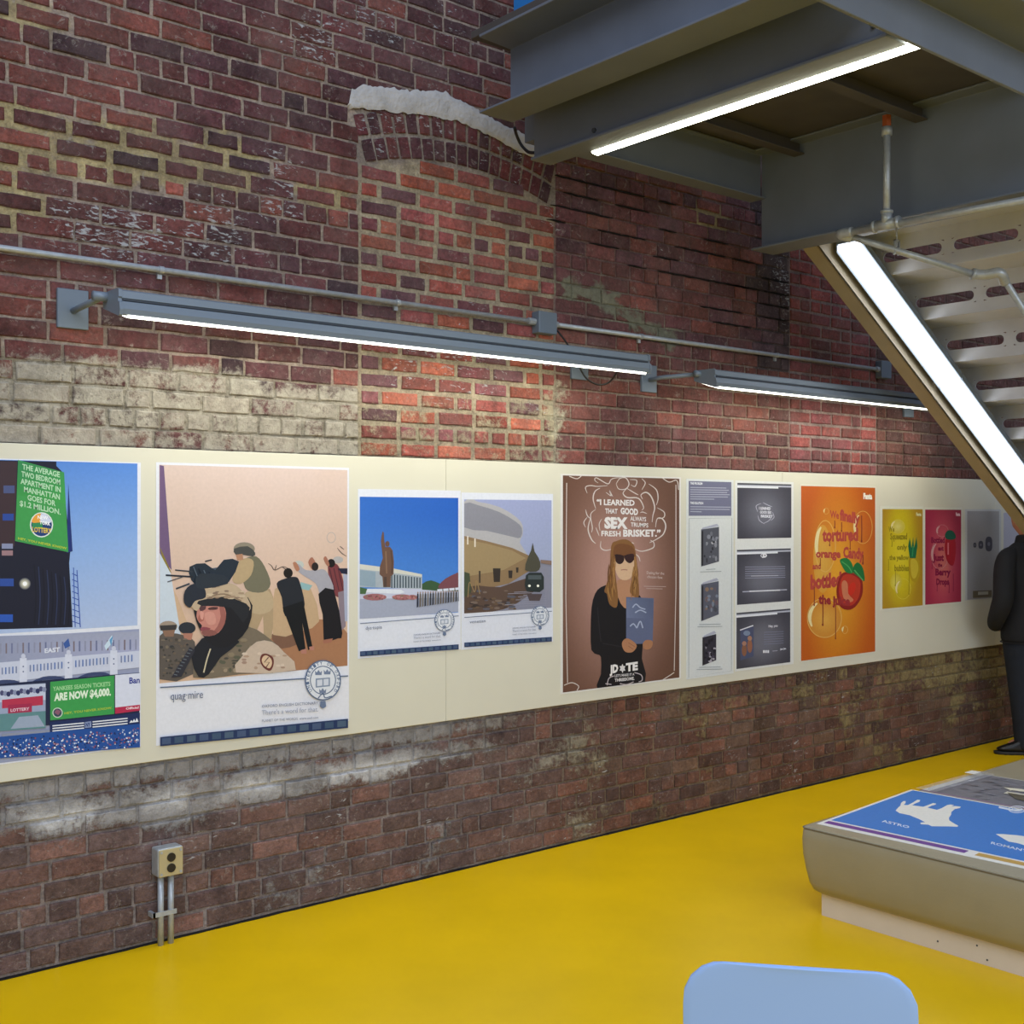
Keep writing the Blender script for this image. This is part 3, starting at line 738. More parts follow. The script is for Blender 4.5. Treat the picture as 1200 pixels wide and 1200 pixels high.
A.poly([(373, 696), (391, 691), (401, 742), (396, 748), (382, 752), (379, 748), (378, 720)], '18161c', smooth=2); A.poly([(378, 750), (390, 748), (388, 753), (379, 754)], 'a46c58')
A.poly([(324, 684), (334, 678), (346, 676), (351, 682), (357, 708), (351, 716), (334, 722), (330, 700)], '22262e', smooth=3); A.oval(337.5, 671.5, 5.4, 5.8, '1a1614'); A.poly([(331, 712), (355, 704), (366, 758), (361, 762), (354, 730), (358, 762), (350, 763), (340, 736)], '121418'); A.poly([(352, 762), (359, 760), (359, 766), (353, 766)], 'b47c6c'); A.poly([(362, 758), (368, 757), (368, 762), (363, 762)], 'b47c6c')
# standing soldier
A.poly([(290, 700), (316, 690), (320, 714), (318, 748), (309, 746), (308, 722), (296, 748), (286, 730)], 'b09878', smooth=2); A.poly([(288, 694), (314, 692), (320, 712), (304, 720), (286, 712)], 'bca686', smooth=3)
A.poly([(276, 664), (286, 655), (300, 652), (310, 664), (317, 684), (308, 694), (290, 692), (284, 680)], '74705c', smooth=3); A.poly([(272, 680), (278, 660), (288, 654), (297, 658), (294, 674), (282, 684)], 'b8a07c', smooth=3); A.oval(286, 643, 12.5, 7.6, '8e8474'); A.poly([(274, 643), (290, 640), (299, 648), (296, 652), (284, 650), (276, 650)], '4a4a48', smooth=2); A.poly([(276, 650), (284, 649), (285, 656), (278, 657)], 'b48468')
A.poly([(232, 668), (262, 664), (266, 668), (236, 673)], '4a5666'); A.poly([(222, 664), (240, 660), (252, 668), (262, 656), (280, 658), (268, 682), (258, 682), (236, 688), (224, 680)], '242e3a', smooth=2); A.line([(194, 674), (226, 676)], 2, '242832', smooth=0); A.line([(205, 668), (226, 670)], 1.6, '303640', smooth=0); A.line([(196, 682), (214, 676)], 1.2, '4a4a50', smooth=0); A.line([(206, 690), (222, 684)], 2, '38404a', smooth=0); A.line([(240, 658), (248, 656)], 1.6, '242832', smooth=0)
# far soldiers lower left
A.poly([(187, 745), (200, 742), (214, 744), (228, 752), (226, 790), (187, 796)], '5e5650', smooth=2); A.oval(197, 734, 10.5, 6.4, 'a09080'); A.poly([(187, 733), (207, 732), (206, 738), (188, 739)], '3a3838'); A.poly([(190, 739), (205, 738), (203, 746), (193, 746)], '8a6a58'); A.oval(219, 736, 10, 7, '2c3038'); A.poly([(214, 742), (226, 742), (224, 750), (216, 749)], 'b07a68')
for k in range(60): A.oval(rnd.uniform(188, 222), rnd.uniform(748, 792), rnd.uniform(1, 3), rnd.uniform(.8, 2), rnd.choice(['4a443e', '7a6e60', '38383a', '6a5c50']), n=6)
# near soldier
A.poly([(226, 794), (236, 756), (262, 736), (290, 734), (310, 744), (330, 762), (345, 784), (280, 790)], '786c5c', smooth=2)
for k in range(70):
    x = rnd.uniform(240, 320); A.oval(x, rnd.uniform(750+abs(x-285)*.1, 788), rnd.uniform(1.5, 5), rnd.uniform(1, 3), rnd.choice(['4e4a42', '8a7c66', '5c5c4c', 'a08e78']), n=6)
A.poly([(276, 788), (284, 768), (300, 752), (318, 752), (332, 764), (346, 785)], 'c6b2a0', smooth=2)
for k in range(16): A.oval(rnd.uniform(284, 334), rnd.uniform(764, 783), rnd.uniform(2, 4), rnd.uniform(1, 2), rnd.choice(['b09480', 'a48878', 'd4c2b0']), n=6)
A.poly([(304, 774), (306, 767), (312, 766), (319, 770), (320, 778), (316, 786), (308, 782)], '6a3430', smooth=3); A.poly([(306, 774), (308, 769), (312, 768), (317, 772), (318, 778), (315, 783), (309, 780)], 'd8bc9c', smooth=3); A.line([(314, 770), (309, 776), (315, 776), (311, 782)], 1.2, '5a3030', smooth=0)
A.poly([(224, 770), (236, 748), (262, 744), (280, 752), (258, 770), (244, 790), (232, 793)], '1e2028', smooth=2); A.poly([(200, 794), (222, 758), (228, 762), (212, 793)], '30303a')
for k in range(9): A.line([(203+2.2*k, 790-3.6*k), (207+2.2*k, 791-3.6*k)], .9, '6a7078', smooth=0)
A.line([(246, 760), (242, 772), (238, 788)], 1.6, 'c8bca0')
A.poly([(232, 706), (290, 700), (290, 736), (266, 758), (248, 756), (236, 742), (228, 722)], '1c1c22', smooth=3)
A.poly([(232, 712), (240, 707.5), (256, 707), (263, 713), (264, 724), (260, 736), (251, 744), (239, 745), (234.5, 740), (236, 733), (232.5, 729), (229.5, 722)], 'c48478', smooth=2); A.poly([(233, 710), (240, 709), (240, 714), (234, 716)], '5a3c40', smooth=2); A.poly([(244, 712), (254, 711), (254, 714), (245, 715)], '6a4444', smooth=2); A.poly([(232, 722), (237, 716), (238, 727), (232, 728)], 'a86458', smooth=2); A.poly([(234, 736), (238, 734.5), (244, 735.5), (246, 737), (240, 740), (235, 739)], '8e4650', smooth=2); A.poly([(256, 710), (262, 712), (264, 724), (260, 736), (250, 744), (246, 744), (254, 734), (258, 722)], '9c6058', smooth=2); A.poly([(240, 718), (250, 718), (252, 730), (244, 732), (240, 726)], 'd09486', smooth=3); A.line([(243, 713.5), (248, 712.5), (253, 713.5)], 1.3, '3a2626'); A.poly([(236, 706), (262, 704), (264, 709), (248, 709), (237, 711)], '7c5050'); A.poly([(236, 739), (248, 738), (254, 742), (246, 745), (238, 744)], '8a5650', smooth=2); A.line([(232, 708), (244, 706), (258, 707)], 1.6, '5a3a3c'); A.poly([(234, 716), (238, 718), (237, 726), (234, 724)], 'd69a8c', smooth=2)
A.poly([(222, 706), (232, 692), (252, 684), (272, 684), (286, 696), (293, 710), (288, 716), (270, 700), (240, 704), (230, 716)], 'bfa98e', smooth=3); A.poly([(232, 704), (262, 699), (280, 704), (292, 712), (284, 730), (270, 712), (236, 710)], '24262c', smooth=2)
for k in range(5): A.line([(226+6*k, 664+2*k), (232+6*k, 678+k), (238+6*k, 684)], 1.1, ('5a6674', '141a24')[k % 2])
A.poly([(218, 694), (226, 690), (230, 698), (222, 706)], '3c4656', smooth=2); A.line([(244, 700), (262, 696), (282, 704)], 1.6, '8c7660')
for k in range(22): A.oval(rnd.uniform(244, 284), rnd.uniform(687, 702), rnd.uniform(2, 5), rnd.uniform(.8, 1.6), rnd.choice(['a48c74', 'd0bca0', '8a7464']), n=6)
A.poly([(215, 706), (216, 692), (226, 684), (238, 688), (240, 700), (228, 704), (222, 712)], '262c38', smooth=3); A.poly([(233, 672), (262, 674), (266, 684), (236, 690), (228, 684)], '2a323c', smooth=2)
A.clip = None
dict_frame(A, 187, 407, 797, 783.5, 863.5, 842, 377.5, 797, 20.5, 'quag·mire', 199, 820, 38, LINES, 306, 372, 829, 8.4)
A.build('poster', label='tall print of helmeted soldiers and men facing a wall, headed quag-mire', cat='poster', group='white dictionary advert prints')

# ---- 3: statue
A = Art()
sheet(A, 419.5, 539.8, 572, 576, 771, 762, 'dfe2ee')
b = box(421.5, 537, 581.5, 584, 726, 717)
A.rect(b[0], b[1], b[2], b[3], lambda u, v: L2(L2((74, 132, 214), (40, 96, 192), sm(v, .2, 1)), (90, 150, 220), .2*(1-u)), 3, 6)
A.clip = b[:4]
A.poly([(421.5, 697), (537, 690), (537, 717), (421.5, 726)], 'a3a9be'); A.poly([(421.5, 690), (495, 689), (537, 692), (537, 700), (421.5, 702)], 'c6cade')
A.poly([(495, 684), (505, 680), (516, 684), (537, 688), (537, 693), (495, 691)], '3c5a3c', smooth=2); A.poly([(514, 686), (522, 678), (534, 672), (537, 672), (537, 690), (516, 690)], '7a4a52', smooth=2)
A.poly([(421.5, 661), (460, 666), (494.5, 674), (494.5, 690), (421.5, 688)], 'a8b2bc'); A.poly([(421.5, 661), (460, 666), (494.5, 673), (494.5, 676), (458, 671), (421.5, 667)], 'd2d2c8'); A.poly([(421.5, 668), (440, 670), (440, 688), (421.5, 686)], '90a4b4')
for k in range(11): A.line([(459+3.3*k, 673+.4*k), (459+3.3*k, 689)], 1.5, ('445460', '344450')[k % 2], smooth=0)
A.poly([(447.5, 646), (446.2, 634), (447, 628), (448.3, 622.5), (449.6, 624), (450, 632), (451.5, 641), (457, 641), (460, 645), (461.5, 658), (461, 673), (458, 675), (457.5, 688), (449, 688), (448, 676), (444.6, 673), (445, 664), (448.5, 654)], '6e5244'); A.oval(453.8, 637.3, 2.6, 3.4, '6a4e42', n=12); A.poly([(449.5, 688), (449.8, 676), (453, 676), (453, 688)], '53423a'); A.line([(458, 645), (459.5, 660), (459, 672)], 1.4, '54403a', smooth=0); A.line([(452, 646), (453, 672)], 1.6, '8a6a54', smooth=0)
A.poly([(428, 694), (430, 690), (470, 691), (474, 694), (468, 696)], 'dfe4ee')
for x, w, h in ((438, 14, 4), (470, 12, 3.4), (482, 6, 3)):
    A.oval(x+1, 700.5-h*.2, w, h, 'a06a6c', n=14)
    for k in range(20): A.oval(x+rnd.uniform(-w*.8, w*.8), 700+rnd.uniform(-h*.6, h*.6), 1.2, .9, rnd.choice(['b86c70', '7e4a4c', '8a7a60', 'c4888a']), n=5)
A.poly([(421.5, 688), (430, 690), (428, 696), (421.5, 696)], '4a6a44')
for k in range(17):
    x = 488+3*k; A.poly([(x, 712-k*.45), (x+.3, 697-k*.2), (x+1.3, 694-k*.05), (x+2.2, 697-k*.2), (x+2.0, 711-k*.45)], rnd.choice(['3a3c44', '55565a', '6a6058', '2c3040', '7a7470'])); A.oval(x+1.3, 694.4-k*.1, .8, 1.1, 'a08478', n=6)
for k in range(4): A.line([(512+7*k, 692-k*.6), (518+7*k, 691.5-k*.6)], 3, 'd8dcea', smooth=0)
A.clip = None
dict_frame(A, 421.5, 537, 726, 717, 763.3, 755, 520.3, 727, 11.3, 'dys·topia', 428, 738, 19, LINES, 484, 516, 745, 3.9)
A.build('poster', label='smaller print of a bronze statue with raised arm under a blue sky', cat='poster', group='white dictionary advert prints')

# ---- 4: stadium
A = Art()
sheet(A, 540.6, 648, 576.5, 579.5, 762, 751.5, 'dfe2ee')
b = box(543.8, 646.3, 585, 586.5, 719, 712)
A.rect(b[0], b[1], b[2], b[3], lambda u, v: (166-8*v, 176-10*v, 202+4*v), 1, 1)
A.clip = b[:4]
A.poly([(543.8, 657), (646.3, 657), (646.3, 712), (543.8, 719)], '8b8c9e')
A.poly([(543.8, 588), (560, 588), (585, 594), (605, 606), (612.5, 616), (612, 628), (609, 636), (618, 650), (618, 660), (543.8, 660)], 'b4b2b6', smooth=2)
A.poly([(543.8, 590), (560, 592), (585, 600), (604, 611), (611.5, 619), (610, 630), (600, 629), (570, 622), (543.8, 618)], '8d8d98', smooth=2)
A.poly([(543.8, 628), (570, 634), (600, 642), (622, 652), (622, 668), (596, 684), (560, 692), (543.8, 692)], '8e7556', smooth=1)
A.poly([(543.8, 632), (570, 637), (600, 645), (616, 654), (590, 668), (543.8, 676)], 'a08a66')
for x, y0 in ((548, 628), (556.5, 631)): A.line([(x, y0), (x, y0+10)], 1.6, 'e6dccc', smooth=0)
for x, yy, w, h in ((582, 674, 9, 16), (598, 673, 5, 9), (606, 668, 3, 6), (562, 676, 2, 14)): A.poly([(x-w/2, yy-h/2), (x+w/2, yy-h/2), (x+w/2.4, yy+h/2), (x-w/2.6, yy+h/2)], '38302c')
A.poly([(543.8, 692), (560, 686), (586, 688), (622, 676), (628, 690), (616, 700), (590, 714), (543.8, 719)], '5d4a40', smooth=2)
for k in range(60): A.oval(rnd.uniform(546, 606), rnd.uniform(692, 714), rnd.uniform(2, 5), rnd.uniform(.6, 1.6), rnd.choice(['6c5844', '4a3c38', '7a6a60', '5c5c68', '3e3430']), n=7)
A.poly([(543.8, 670), (550, 672), (552, 694), (543.8, 700)], '48503c'); A.line([(548, 700), (550, 682), (556, 694), (558, 680), (562, 696)], 1, '9a8058')
for k in range(10): A.line([(596+rnd.uniform(-6, 20), 694+k*1.8), (640, 692+k*1.9)], .6, '9c9cae', smooth=0)
A.poly([(615, 668), (618, 654), (622, 645), (624, 636), (626, 646), (631, 654), (633, 664), (628, 670)], '4e4c40', smooth=2)
A.poly([(633, 656), (646, 657), (646, 662), (634, 660)], '8c7468')
A.poly([(616, 674), (620, 671), (634, 671), (637, 676), (637, 690), (632, 694), (617, 693), (614.5, 686)], '2c3434', smooth=1); A.poly([(618.5, 674), (634, 674), (634, 679), (618.5, 679)], '505a5e'); A.oval(620, 686.5, 1.5, 1.5, 'f8f6e8'); A.oval(630, 686.5, 1.5, 1.5, 'f8f6e8'); A.poly([(617, 696), (635, 696), (632, 704), (620, 704)], '54484a')
A.clip = None
dict_frame(A, 543.8, 646.3, 719.3, 712, 753, 746.3, 632.5, 721.5, 10.2, 'venetian', 550, 730.5, 18.5, LINES, 600, 628, 737, 3.7)
A.build('poster', label='smaller print of a flooded road beside a round concrete stadium', cat='poster', group='white dictionary advert prints')

# ---- 5: woman with sunglasses
A = Art()
sheet(A, 656.7, 798, 554, 560.5, 813, 796, 'e2dfda')
b = box(659.5, 796, 556, 562, 811, 794.5)
def gl(u, v):
    d = math.hypot((u-.45)*1.1, (v-.5)*.95); return L2((186, 144, 132), (104, 72, 58), sm(d, .05, .72))
A.rect(b[0], b[1], b[2], b[3], gl, 12, 14)
SW = 'ddd2cc'
A.line([(664, 566), (663, 700), (665, 800)], .8, SW, smooth=0); A.line([(792, 568), (792, 690), (790, 786)], .8, SW, smooth=0); A.line([(667, 558), (676, 561), (682, 557)], .9, SW); A.line([(776, 560), (784, 565), (793, 563), (795, 574)], .9, SW); A.line([(661, 803), (670, 800), (678, 804), (676, 809)], .9, SW); A.line([(776, 797), (784, 792), (790, 788)], .9, SW)
for p, w in (([(701, 566), (697, 563), (699, 560), (712, 567), (716, 562), (722, 560), (732, 560)], .9), ([(688, 578), (686, 571), (692, 569), (700, 570), (712, 569)], .9), ([(703, 572), (697, 576), (695, 585), (698, 596)], 1.1), ([(698, 597), (692, 603), (694, 618), (693, 624)], .9),
             ([(722, 567), (726, 561), (733, 560), (737, 567), (733, 573), (725, 573), (722, 567)], 1.0), ([(734, 573), (730, 578), (735, 583), (748, 584), (754, 594), (752, 598)], 1.2), ([(734, 572), (744, 578), (748, 580)], 1), ([(738, 562), (746, 563), (744, 570), (739, 568)], .9), ([(752, 561), (756, 566), (752, 574)], .9),
             ([(753, 585), (751, 580), (757, 577), (763, 582), (767, 594), (765, 604), (764, 612)], 1.3), ([(760, 567), (769, 574), (771, 584), (769, 592)], 1), ([(770, 595), (778, 600), (778, 606), (772, 608)], 1), ([(768, 618), (770, 608), (776, 608), (780, 616), (777, 626), (769, 632), (761, 636)], 1.3), ([(762, 633), (766, 636), (765, 642), (752, 646), (743, 643)], 1.1),
             ([(686, 597), (688, 604), (692, 608)], 1), ([(692, 606), (689, 620), (693, 632), (698, 637)], 1.2), ([(686, 618), (684, 612), (688, 606)], .9), ([(704, 634), (704, 642), (710, 645), (718, 643)], 1), ([(705, 608), (702, 614), (703, 622)], .8), ([(742, 648), (748, 652), (750, 658)], .9), ([(698, 618), (702, 628)], .8), ([(750, 601), (753, 600), (758, 602)], .9), ([(728, 640), (738, 636), (743, 637)], 1.1), ([(710, 577), (716, 581), (714, 575), (718, 582)], 1.1)):
    A.line(p, w*1.15, SW, taper=True)
for t, x0, x1, y0, y1, cap, bo in (("“I LEARNED", 699, 743.5, 591.5, 592.5, 6.4, .035), ('THAT', 709, 723.5, 601.5, 602, 5.6, .03), ('GOOD', 727, 747.5, 602, 603.5, 7, .05), ('SEX', 708, 735.5, 618.5, 619, 12, .06), ('ALWAYS', 738.5, 757, 610, 611, 5, .02), ('TRUMPS', 739, 759.5, 617, 618, 4.8, .02), ('FRESH', 704.5, 727, 628, 628.5, 6, .03), ('BRISKET.”', 730, 774, 628.5, 628.5, 7.6, .045)):
    A.text(t, (x0, y0), (x1, y1), cap, 'f0eae8', bold=bo)
A.clip = b[:4]
A.poly([(700, 767), (693, 762), (692, 740), (693, 712), (697, 696), (704, 688), (716, 686), (730, 700), (745, 698), (752, 702), (754, 740), (752, 772), (755, 804), (701, 812), (704, 790), (704, 770)], '1b191d', smooth=2); A.line([(700, 712), (702, 735), (704, 752)], 1, '2c2a30'); A.line([(706, 754), (718, 756), (729, 758)], 1, '2c2a30')
A.poly([(723, 680), (740, 680), (745, 700), (738, 712), (731, 712), (724, 700)], 'b98868', smooth=2)
A.poly([(716, 640), (722, 634), (733, 632), (742, 638), (745, 650), (748, 680), (748, 700), (738, 694), (741, 676), (742, 662), (722, 662), (722, 680), (724, 700), (722, 712), (714, 708), (711, 696), (708, 692), (714, 672)], '8a6038', smooth=3)
A.poly([(721, 656), (742, 655), (742, 668), (739, 677), (732, 680), (725, 677), (721, 668)], 'd9b492', smooth=3); A.poly([(719, 642), (726, 637), (740, 640), (744, 650), (743, 656), (731, 652), (720, 656)], '7a4f30', smooth=3)
A.poly([(720, 650), (730, 651), (731, 657), (727, 661), (722, 659)], '331f20', smooth=3); A.poly([(732, 651), (742, 649), (742.5, 656), (738, 660), (733, 657)], '3a2224', smooth=3); A.line([(728, 652), (734, 651.5)], 1, '2a1a1a'); A.line([(727.5, 668), (731, 667.5), (735, 668)], 1.1, 'b07868')
for p in ([(719, 664), (716, 680), (718, 700)], [(716, 676), (712, 690), (716, 704)], [(744, 664), (745, 680), (744, 694)]): A.line(p, 1.2, 'b08448', taper=True)
A.poly([(733.5, 699.5), (766, 701), (764.5, 754), (733.5, 755)], '626a88'); A.quad([(734, 701), (765, 702), (765, 725), (734, 724)], ['6c7694', '58607c', '5e6684', '727c9a'])
for p in ([(741, 712), (745, 708), (750, 712), (756, 714)], [(744, 718), (750, 715), (757, 718)], [(738, 734), (742, 731), (746, 736)], [(746, 736), (750, 728), (753, 736)]): A.line(p, 1.4, 'aab4cc')
A.poly([(729, 752), (734, 748), (741, 751), (746, 757), (741, 764), (733, 764), (729, 758)], 'b27e5c', smooth=3); A.poly([(753, 754), (757, 750), (764, 751), (764, 757), (760, 761), (754, 760)], 'ae7a58', smooth=3); A.line([(736, 753), (744, 758)], .6, '8a5a40'); A.line([(736, 757), (742, 761)], .6, '8a5a40')
for k in range(34):
    x = rnd.choice([rnd.uniform(713, 721), rnd.uniform(742, 747)]); y0 = rnd.uniform(650, 680); A.line([(x, y0), (x+rnd.uniform(-3, 2), y0+12), (x+rnd.uniform(-4, 3), y0+26)], .9, rnd.choice(['b08450', '6e4828', 'a07040', '7c5430']), taper=True)
A.clip = None
for k, t in enumerate(('Dating for the', 'chosen few.')): A.text(t, (757.5+k*.5, 672.5+4.8*k), (778-k*1.5, 673.5+4.8*k), 3.2, 'd8c8c2')
for k in range(2): A.line([(754+3*k, 687+2.6*k), (780-4*k, 687.5+2.6*k)], .7, 'bfa8a0', smooth=0)
A.text('JD', (714, 789), (724, 787), 8.8, 'eeeae8', bold=.06); A.text('TE', (733, 786.5), (747, 784.5), 8.8, 'eeeae8', bold=.06)
for r_ in (0, PI): A.poly([(729+5*math.sin(r_+2*PI*k/3)*.8, 783.2-5.4*math.cos(r_+2*PI*k/3)) for k in range(3)], 'e0dcdc')
A.text("LET'S MAKE IT A", (720, 793.5), (743, 791.5), 3.0, 'ddd8d8', bold=.02); A.text('THREESOME.', (720, 798.8), (743, 796.5), 3.4, 'ddd8d8', bold=.04)
for p in ([(711, 803), (713, 795), (719, 792)], [(709, 801), (716, 802)], [(743, 788), (751, 791), (752, 797), (748, 799)], [(726, 801), (734, 802), (742, 799)]): A.line(p, 1, 'c4b8bc')
A.build('poster', label='brown portrait print of a long-haired woman in sunglasses holding a grey book', cat='poster')

# ---- 6: narrow sheet with three little book pictures
A = Art()
sheet(A, 804.3, 859.6, 560.5, 563, 797, 788.5, 'd9dcdb')
b = box(807, 857, 563, 565.5, 605, 604); A.rect(*b[:4], '72738c')
A.text('THE PROBLEM', (808.8, 567.6), (823, 568), 2.6, 'eef0f4', bold=.03)
for k in range(6): A.line([(808.8, 571.2+2.7*k), ((851, 854, 852, 855, 853, 837)[k], 572+2.6*k)], .9, 'b4b6c6', smooth=0)
A.text('THE SOLUTION', (808.8, 590.6), (824, 591), 2.6, 'eef0f4', bold=.03)
for k in range(3): A.line([(808.8, 593.8+2.8*k), ((856, 855, 822)[k], 594.4+2.7*k)], .9, 'b4b6c6', smooth=0)
A.line([(807.5, 607.5), (857.5, 607), (857, 786), (807, 794), (807.5, 607.5)], .6, 'aab0b2', smooth=0)
def book(x0, x1, t0, t1, b0, b1, cols):
    A.poly([(x0, t0), (x0+2, t0-2.2), (x1-2.4, t1-3.8), (x1, t1-1)], 'b2b4c4'); A.poly([(x0, t0), (x1, t1), (x1, b1), (x0, b0)], cols[0])
    A.poly([(x0+.6, t0+2), (x0+2.4, t0+1.6), (x0+2.4, b0-2), (x0+.6, b0-1.4)], '2c2a30')
    for k in range(22):
        u, v = rnd.uniform(.16, .9), rnd.uniform(.12, .9)
        A.oval(x0+(x1-x0)*u, t0+(b0-t0)*v-(x1-x0)*u*.25, rnd.uniform(.8, 2.4), rnd.uniform(1, 3.4), rnd.choice(cols[1:]), n=7)
book(821.5, 842.5, 620.5, 617.5, 664, 658, ['565862', '8a8c96', '34343c', 'b4b4b8', '70727c'])
book(821.5, 842, 685, 681, 728, 720, ['5a5c6a', '7c8494', '7c6258', '6a5c66', '8c7462', '484a54'])
book(823, 839, 747, 743, 780, 773.5, ['34323e', '8a8692', 'aaa6b0', '50485c', '201e28'])
for x0, x1, yy in ((827, 838, 667.4), (820, 845, 670.2), (819, 844, 731.8), (817, 846, 734.6), (819, 844, 782), (816, 846, 784.6)): A.line([(x0, yy), (x1, yy-.6)], .7, '9aa0a4', smooth=0)
A.build('poster', label='narrow white print with a grey text block over three small book pictures', cat='poster')

# ---- 7: three web pages
A = Art()
sheet(A, 861.5, 930, 562.5, 565.5, 787, 778, 'dfe0dd')
def page(x0, x1, t0, t1, b0, b1):
    b = box(x0, x1, t0, t1, b0, b1)
    def g(u, v):
        d = math.hypot((u-.5)*1.2, (v-.45)*1.1); return L2((112, 112, 124), (66, 65, 76), sm(d, .1, .75))
    A.rect(*b[:4], g, 8, 8); h = b[3]-b[2]
    A.rect(b[0], b[1], b[3]-.06*h, b[3]-.03*h, 'b6b8c6', layer=1.4); A.rect(b[0], b[0]+(b[1]-b[0])*.75, b[3]-.085*h, b[3]-.05*h, 'e2e4ea', layer=1.6)
page(864, 927.3, 565, 568.5, 630.5, 631); page(863.6, 926.6, 642.5, 644.5, 708.5, 704.5); page(863, 926, 718, 713.5, 783.5, 776.5)
for p in ([(888, 600), (886, 593), (892, 590)], [(905, 600), (907, 606), (903, 610)], [(888, 604), (890, 610), (896, 614)], [(894, 589), (900, 592), (905, 594)], [(895, 613), (901, 610), (906, 603)]): A.line(p, .8, 'b8b8c8', taper=True)
for k, t in enumerate(('I LEARNED', 'GOOD SEX', 'BRISKET')): A.text(t, (889.5+k, 597+4.6*k), (903+k, 597.5+4.6*k), 3, 'e4e4ec', bold=.04)
A.ring(895, 651, 3.4, 2.2, .8, 'dedee8'); A.text('JD', (893, 652.5), (898, 652.5), 3.4, 'f0f0f4', bold=.05)
for k in range(6): A.line([(873, 664.5+2.6*k), (920, 664+2.5*k)], .6, '9a9bb0', smooth=0)
A.line([(880, 675), (912, 674.4)], .8, 'c0c0cc', smooth=0); A.line([(870, 693.5), (922, 691)], 1.1, 'bcbccc', smooth=0); A.line([(878, 693), (914, 691.5)], 1.4, 'e2e2ea', smooth=0)
A.poly([(867.5, 739), (883, 734), (883, 769), (867.5, 774)], '4e5470'); A.line([(867, 738.5), (882.5, 733)], 1.2, 'e2e2ea', smooth=0); A.oval(872, 762, 3, 7, '8a5e48'); A.oval(878.5, 757, 3, 8, '96644e'); A.oval(872, 754, 2.6, 2.6, 'a87c68'); A.oval(878.5, 748, 2.6, 2.8, 'ac8068'); A.oval(875, 742, 4, 3, '7c8aa4')
A.text('Hey, you', (900.5, 735.2), (911, 734.4), 2.8, 'd8d8e2', bold=.03)
for k in range(6): A.line([(895, 741+2.8*k), (918, 740+2.7*k)], .6, '80829a', smooth=0)
for k in range(3): A.poly([(894+2.5*k, 762), (896+2.5*k, 761.8), (896+2.5*k, 765), (894+2.5*k, 765.2)], 'e6e6ee')
A.line([(905, 763), (911, 762.4)], .7, 'b0b0c0', smooth=0); A.text('>>', (914, 762.5), (921, 761.5), 2.8, 'e6e6ee', bold=.04)
A.build('poster', label='print of three dark grey web pages stacked one above another', cat='poster')

# ---- 8-10: soda prints
def fizz(A, bounds, c_in, c_mid, c_out, cen=(.5, .5)):
    def g(u, v):
        d = math.hypot((u-cen[0])*1.35, (v-cen[1])*.95); return L2(L2(c_in, c_mid, sm(d, .05, .42)), c_out, sm(d, .3, .72))
    A.rect(*bounds[:4], g, 10, 16)
def drip(A, x, y0, y1, w, col): A.line([(x, y0), (x+.2, (y0+y1)/2), (x, y1)], w, col, smooth=0); A.oval(x, y1, w*.9, w*1.5, col, n=8)
def bubble(A, cx, cy, rx, ry, col, w=1.6, hi='e8d8a0'):
    A.ring(cx, cy, rx, ry, w*.6, col); A.line([(cx+rx*.86*math.cos(a_), cy+ry*.86*math.sin(a_)) for a_ in (2.6, 3.0, 3.4, 3.8, 4.2)], w*2.6, hi, taper=True)
A = Art()
sheet(A, 937, 1026.5, 567, 570.5, 776.5, 764, 'ded8c8')
b = box(938.7, 1025.5, 569, 572, 775, 763)
fizz(A, b, (226, 160, 44), (212, 132, 36), (192, 92, 30), (.48, .45))
A.glow(964, 655, 11, 40, 'dba848', 'd89c3c'); bubble(A, 967, 640, 12, 30, 'dcae5c'); bubble(A, 1011, 618, 11, 19, 'd8a858', 1.2); A.glow(966, 726, 19, 21, 'dca64a', 'd08a34'); bubble(A, 966, 724, 20, 23, 'dcae60'); bubble(A, 990, 738, 3.4, 4.4, 'e0b468', .8); bubble(A, 968, 599, 3, 3.4, 'dcb060', .6)
RD = 'b8483e'; DK = '8a3a2a'
A.text('We', (972.5, 606.5), (983, 608), 8.5, RD, bold=.03); A.text('finally', (984, 609), (1007.5, 614), 12, RD, bold=.05)
A.text('tortured', (963.5, 634), (1005.5, 633), 14, RD, bold=.05); A.text('orange', (956, 653), (985, 653.5), 9, RD, bold=.05); A.text('Candy', (988, 653), (1012, 655), 12, RD, bold=.05)
A.text('and', (952, 667), (961.5, 666.5), 6.8, RD, bold=.04); A.text('bottled', (949.5, 690), (986, 686), 15.5, RD, bold=.06)
for x, y0, y1, w in ((954, 688, 709, 1.0), (964, 704, 732, 1.2), (979, 708, 748, .9), (1009.5, 604, 634, 1.2), (978, 610, 618, 1), (996, 634, 643, .9), (961, 654, 662, .9), (1011, 650, 660, 1.3), (986, 612, 622, 1), (972, 632, 639, .9)): drip(A, x, y0, y1, w, DK)
A.poly([(983, 678), (988, 671), (998, 671), (1008, 676), (1011, 686), (1010, 698), (1004, 709), (996, 714.5), (987, 713), (982, 706), (980, 692)], '8f2420', smooth=3)
A.poly([(985, 680), (990, 673.5), (999, 674), (1007, 680), (1008, 690), (1006, 700), (1000, 708), (993, 710), (987, 706), (983, 694)], 'bb3826', smooth=3)
A.poly([(986, 685), (989, 680), (993, 684), (994, 696), (1000, 703), (994, 706), (988, 700)], 'cc7a58', smooth=3); A.oval(998, 690, 4, 8, 'cc3020', rot=.3)
A.poly([(984, 656), (992, 654), (998, 660), (1000, 671), (992, 671), (987, 664)], '1f7a3c', smooth=3); A.poly([(1000, 664), (1005, 659), (1011, 666), (1013, 681), (1006, 676), (1000, 671)], '1b6e38', smooth=3); A.line([(986, 658), (994, 664), (998, 671)], 1, '58a860'); A.line([(1001, 668), (1006, 674), (1011, 680)], 1.4, '58a860')
A.text('the juice', (959, 707), (996, 709.5), 10, '9c3034', bold=.05)
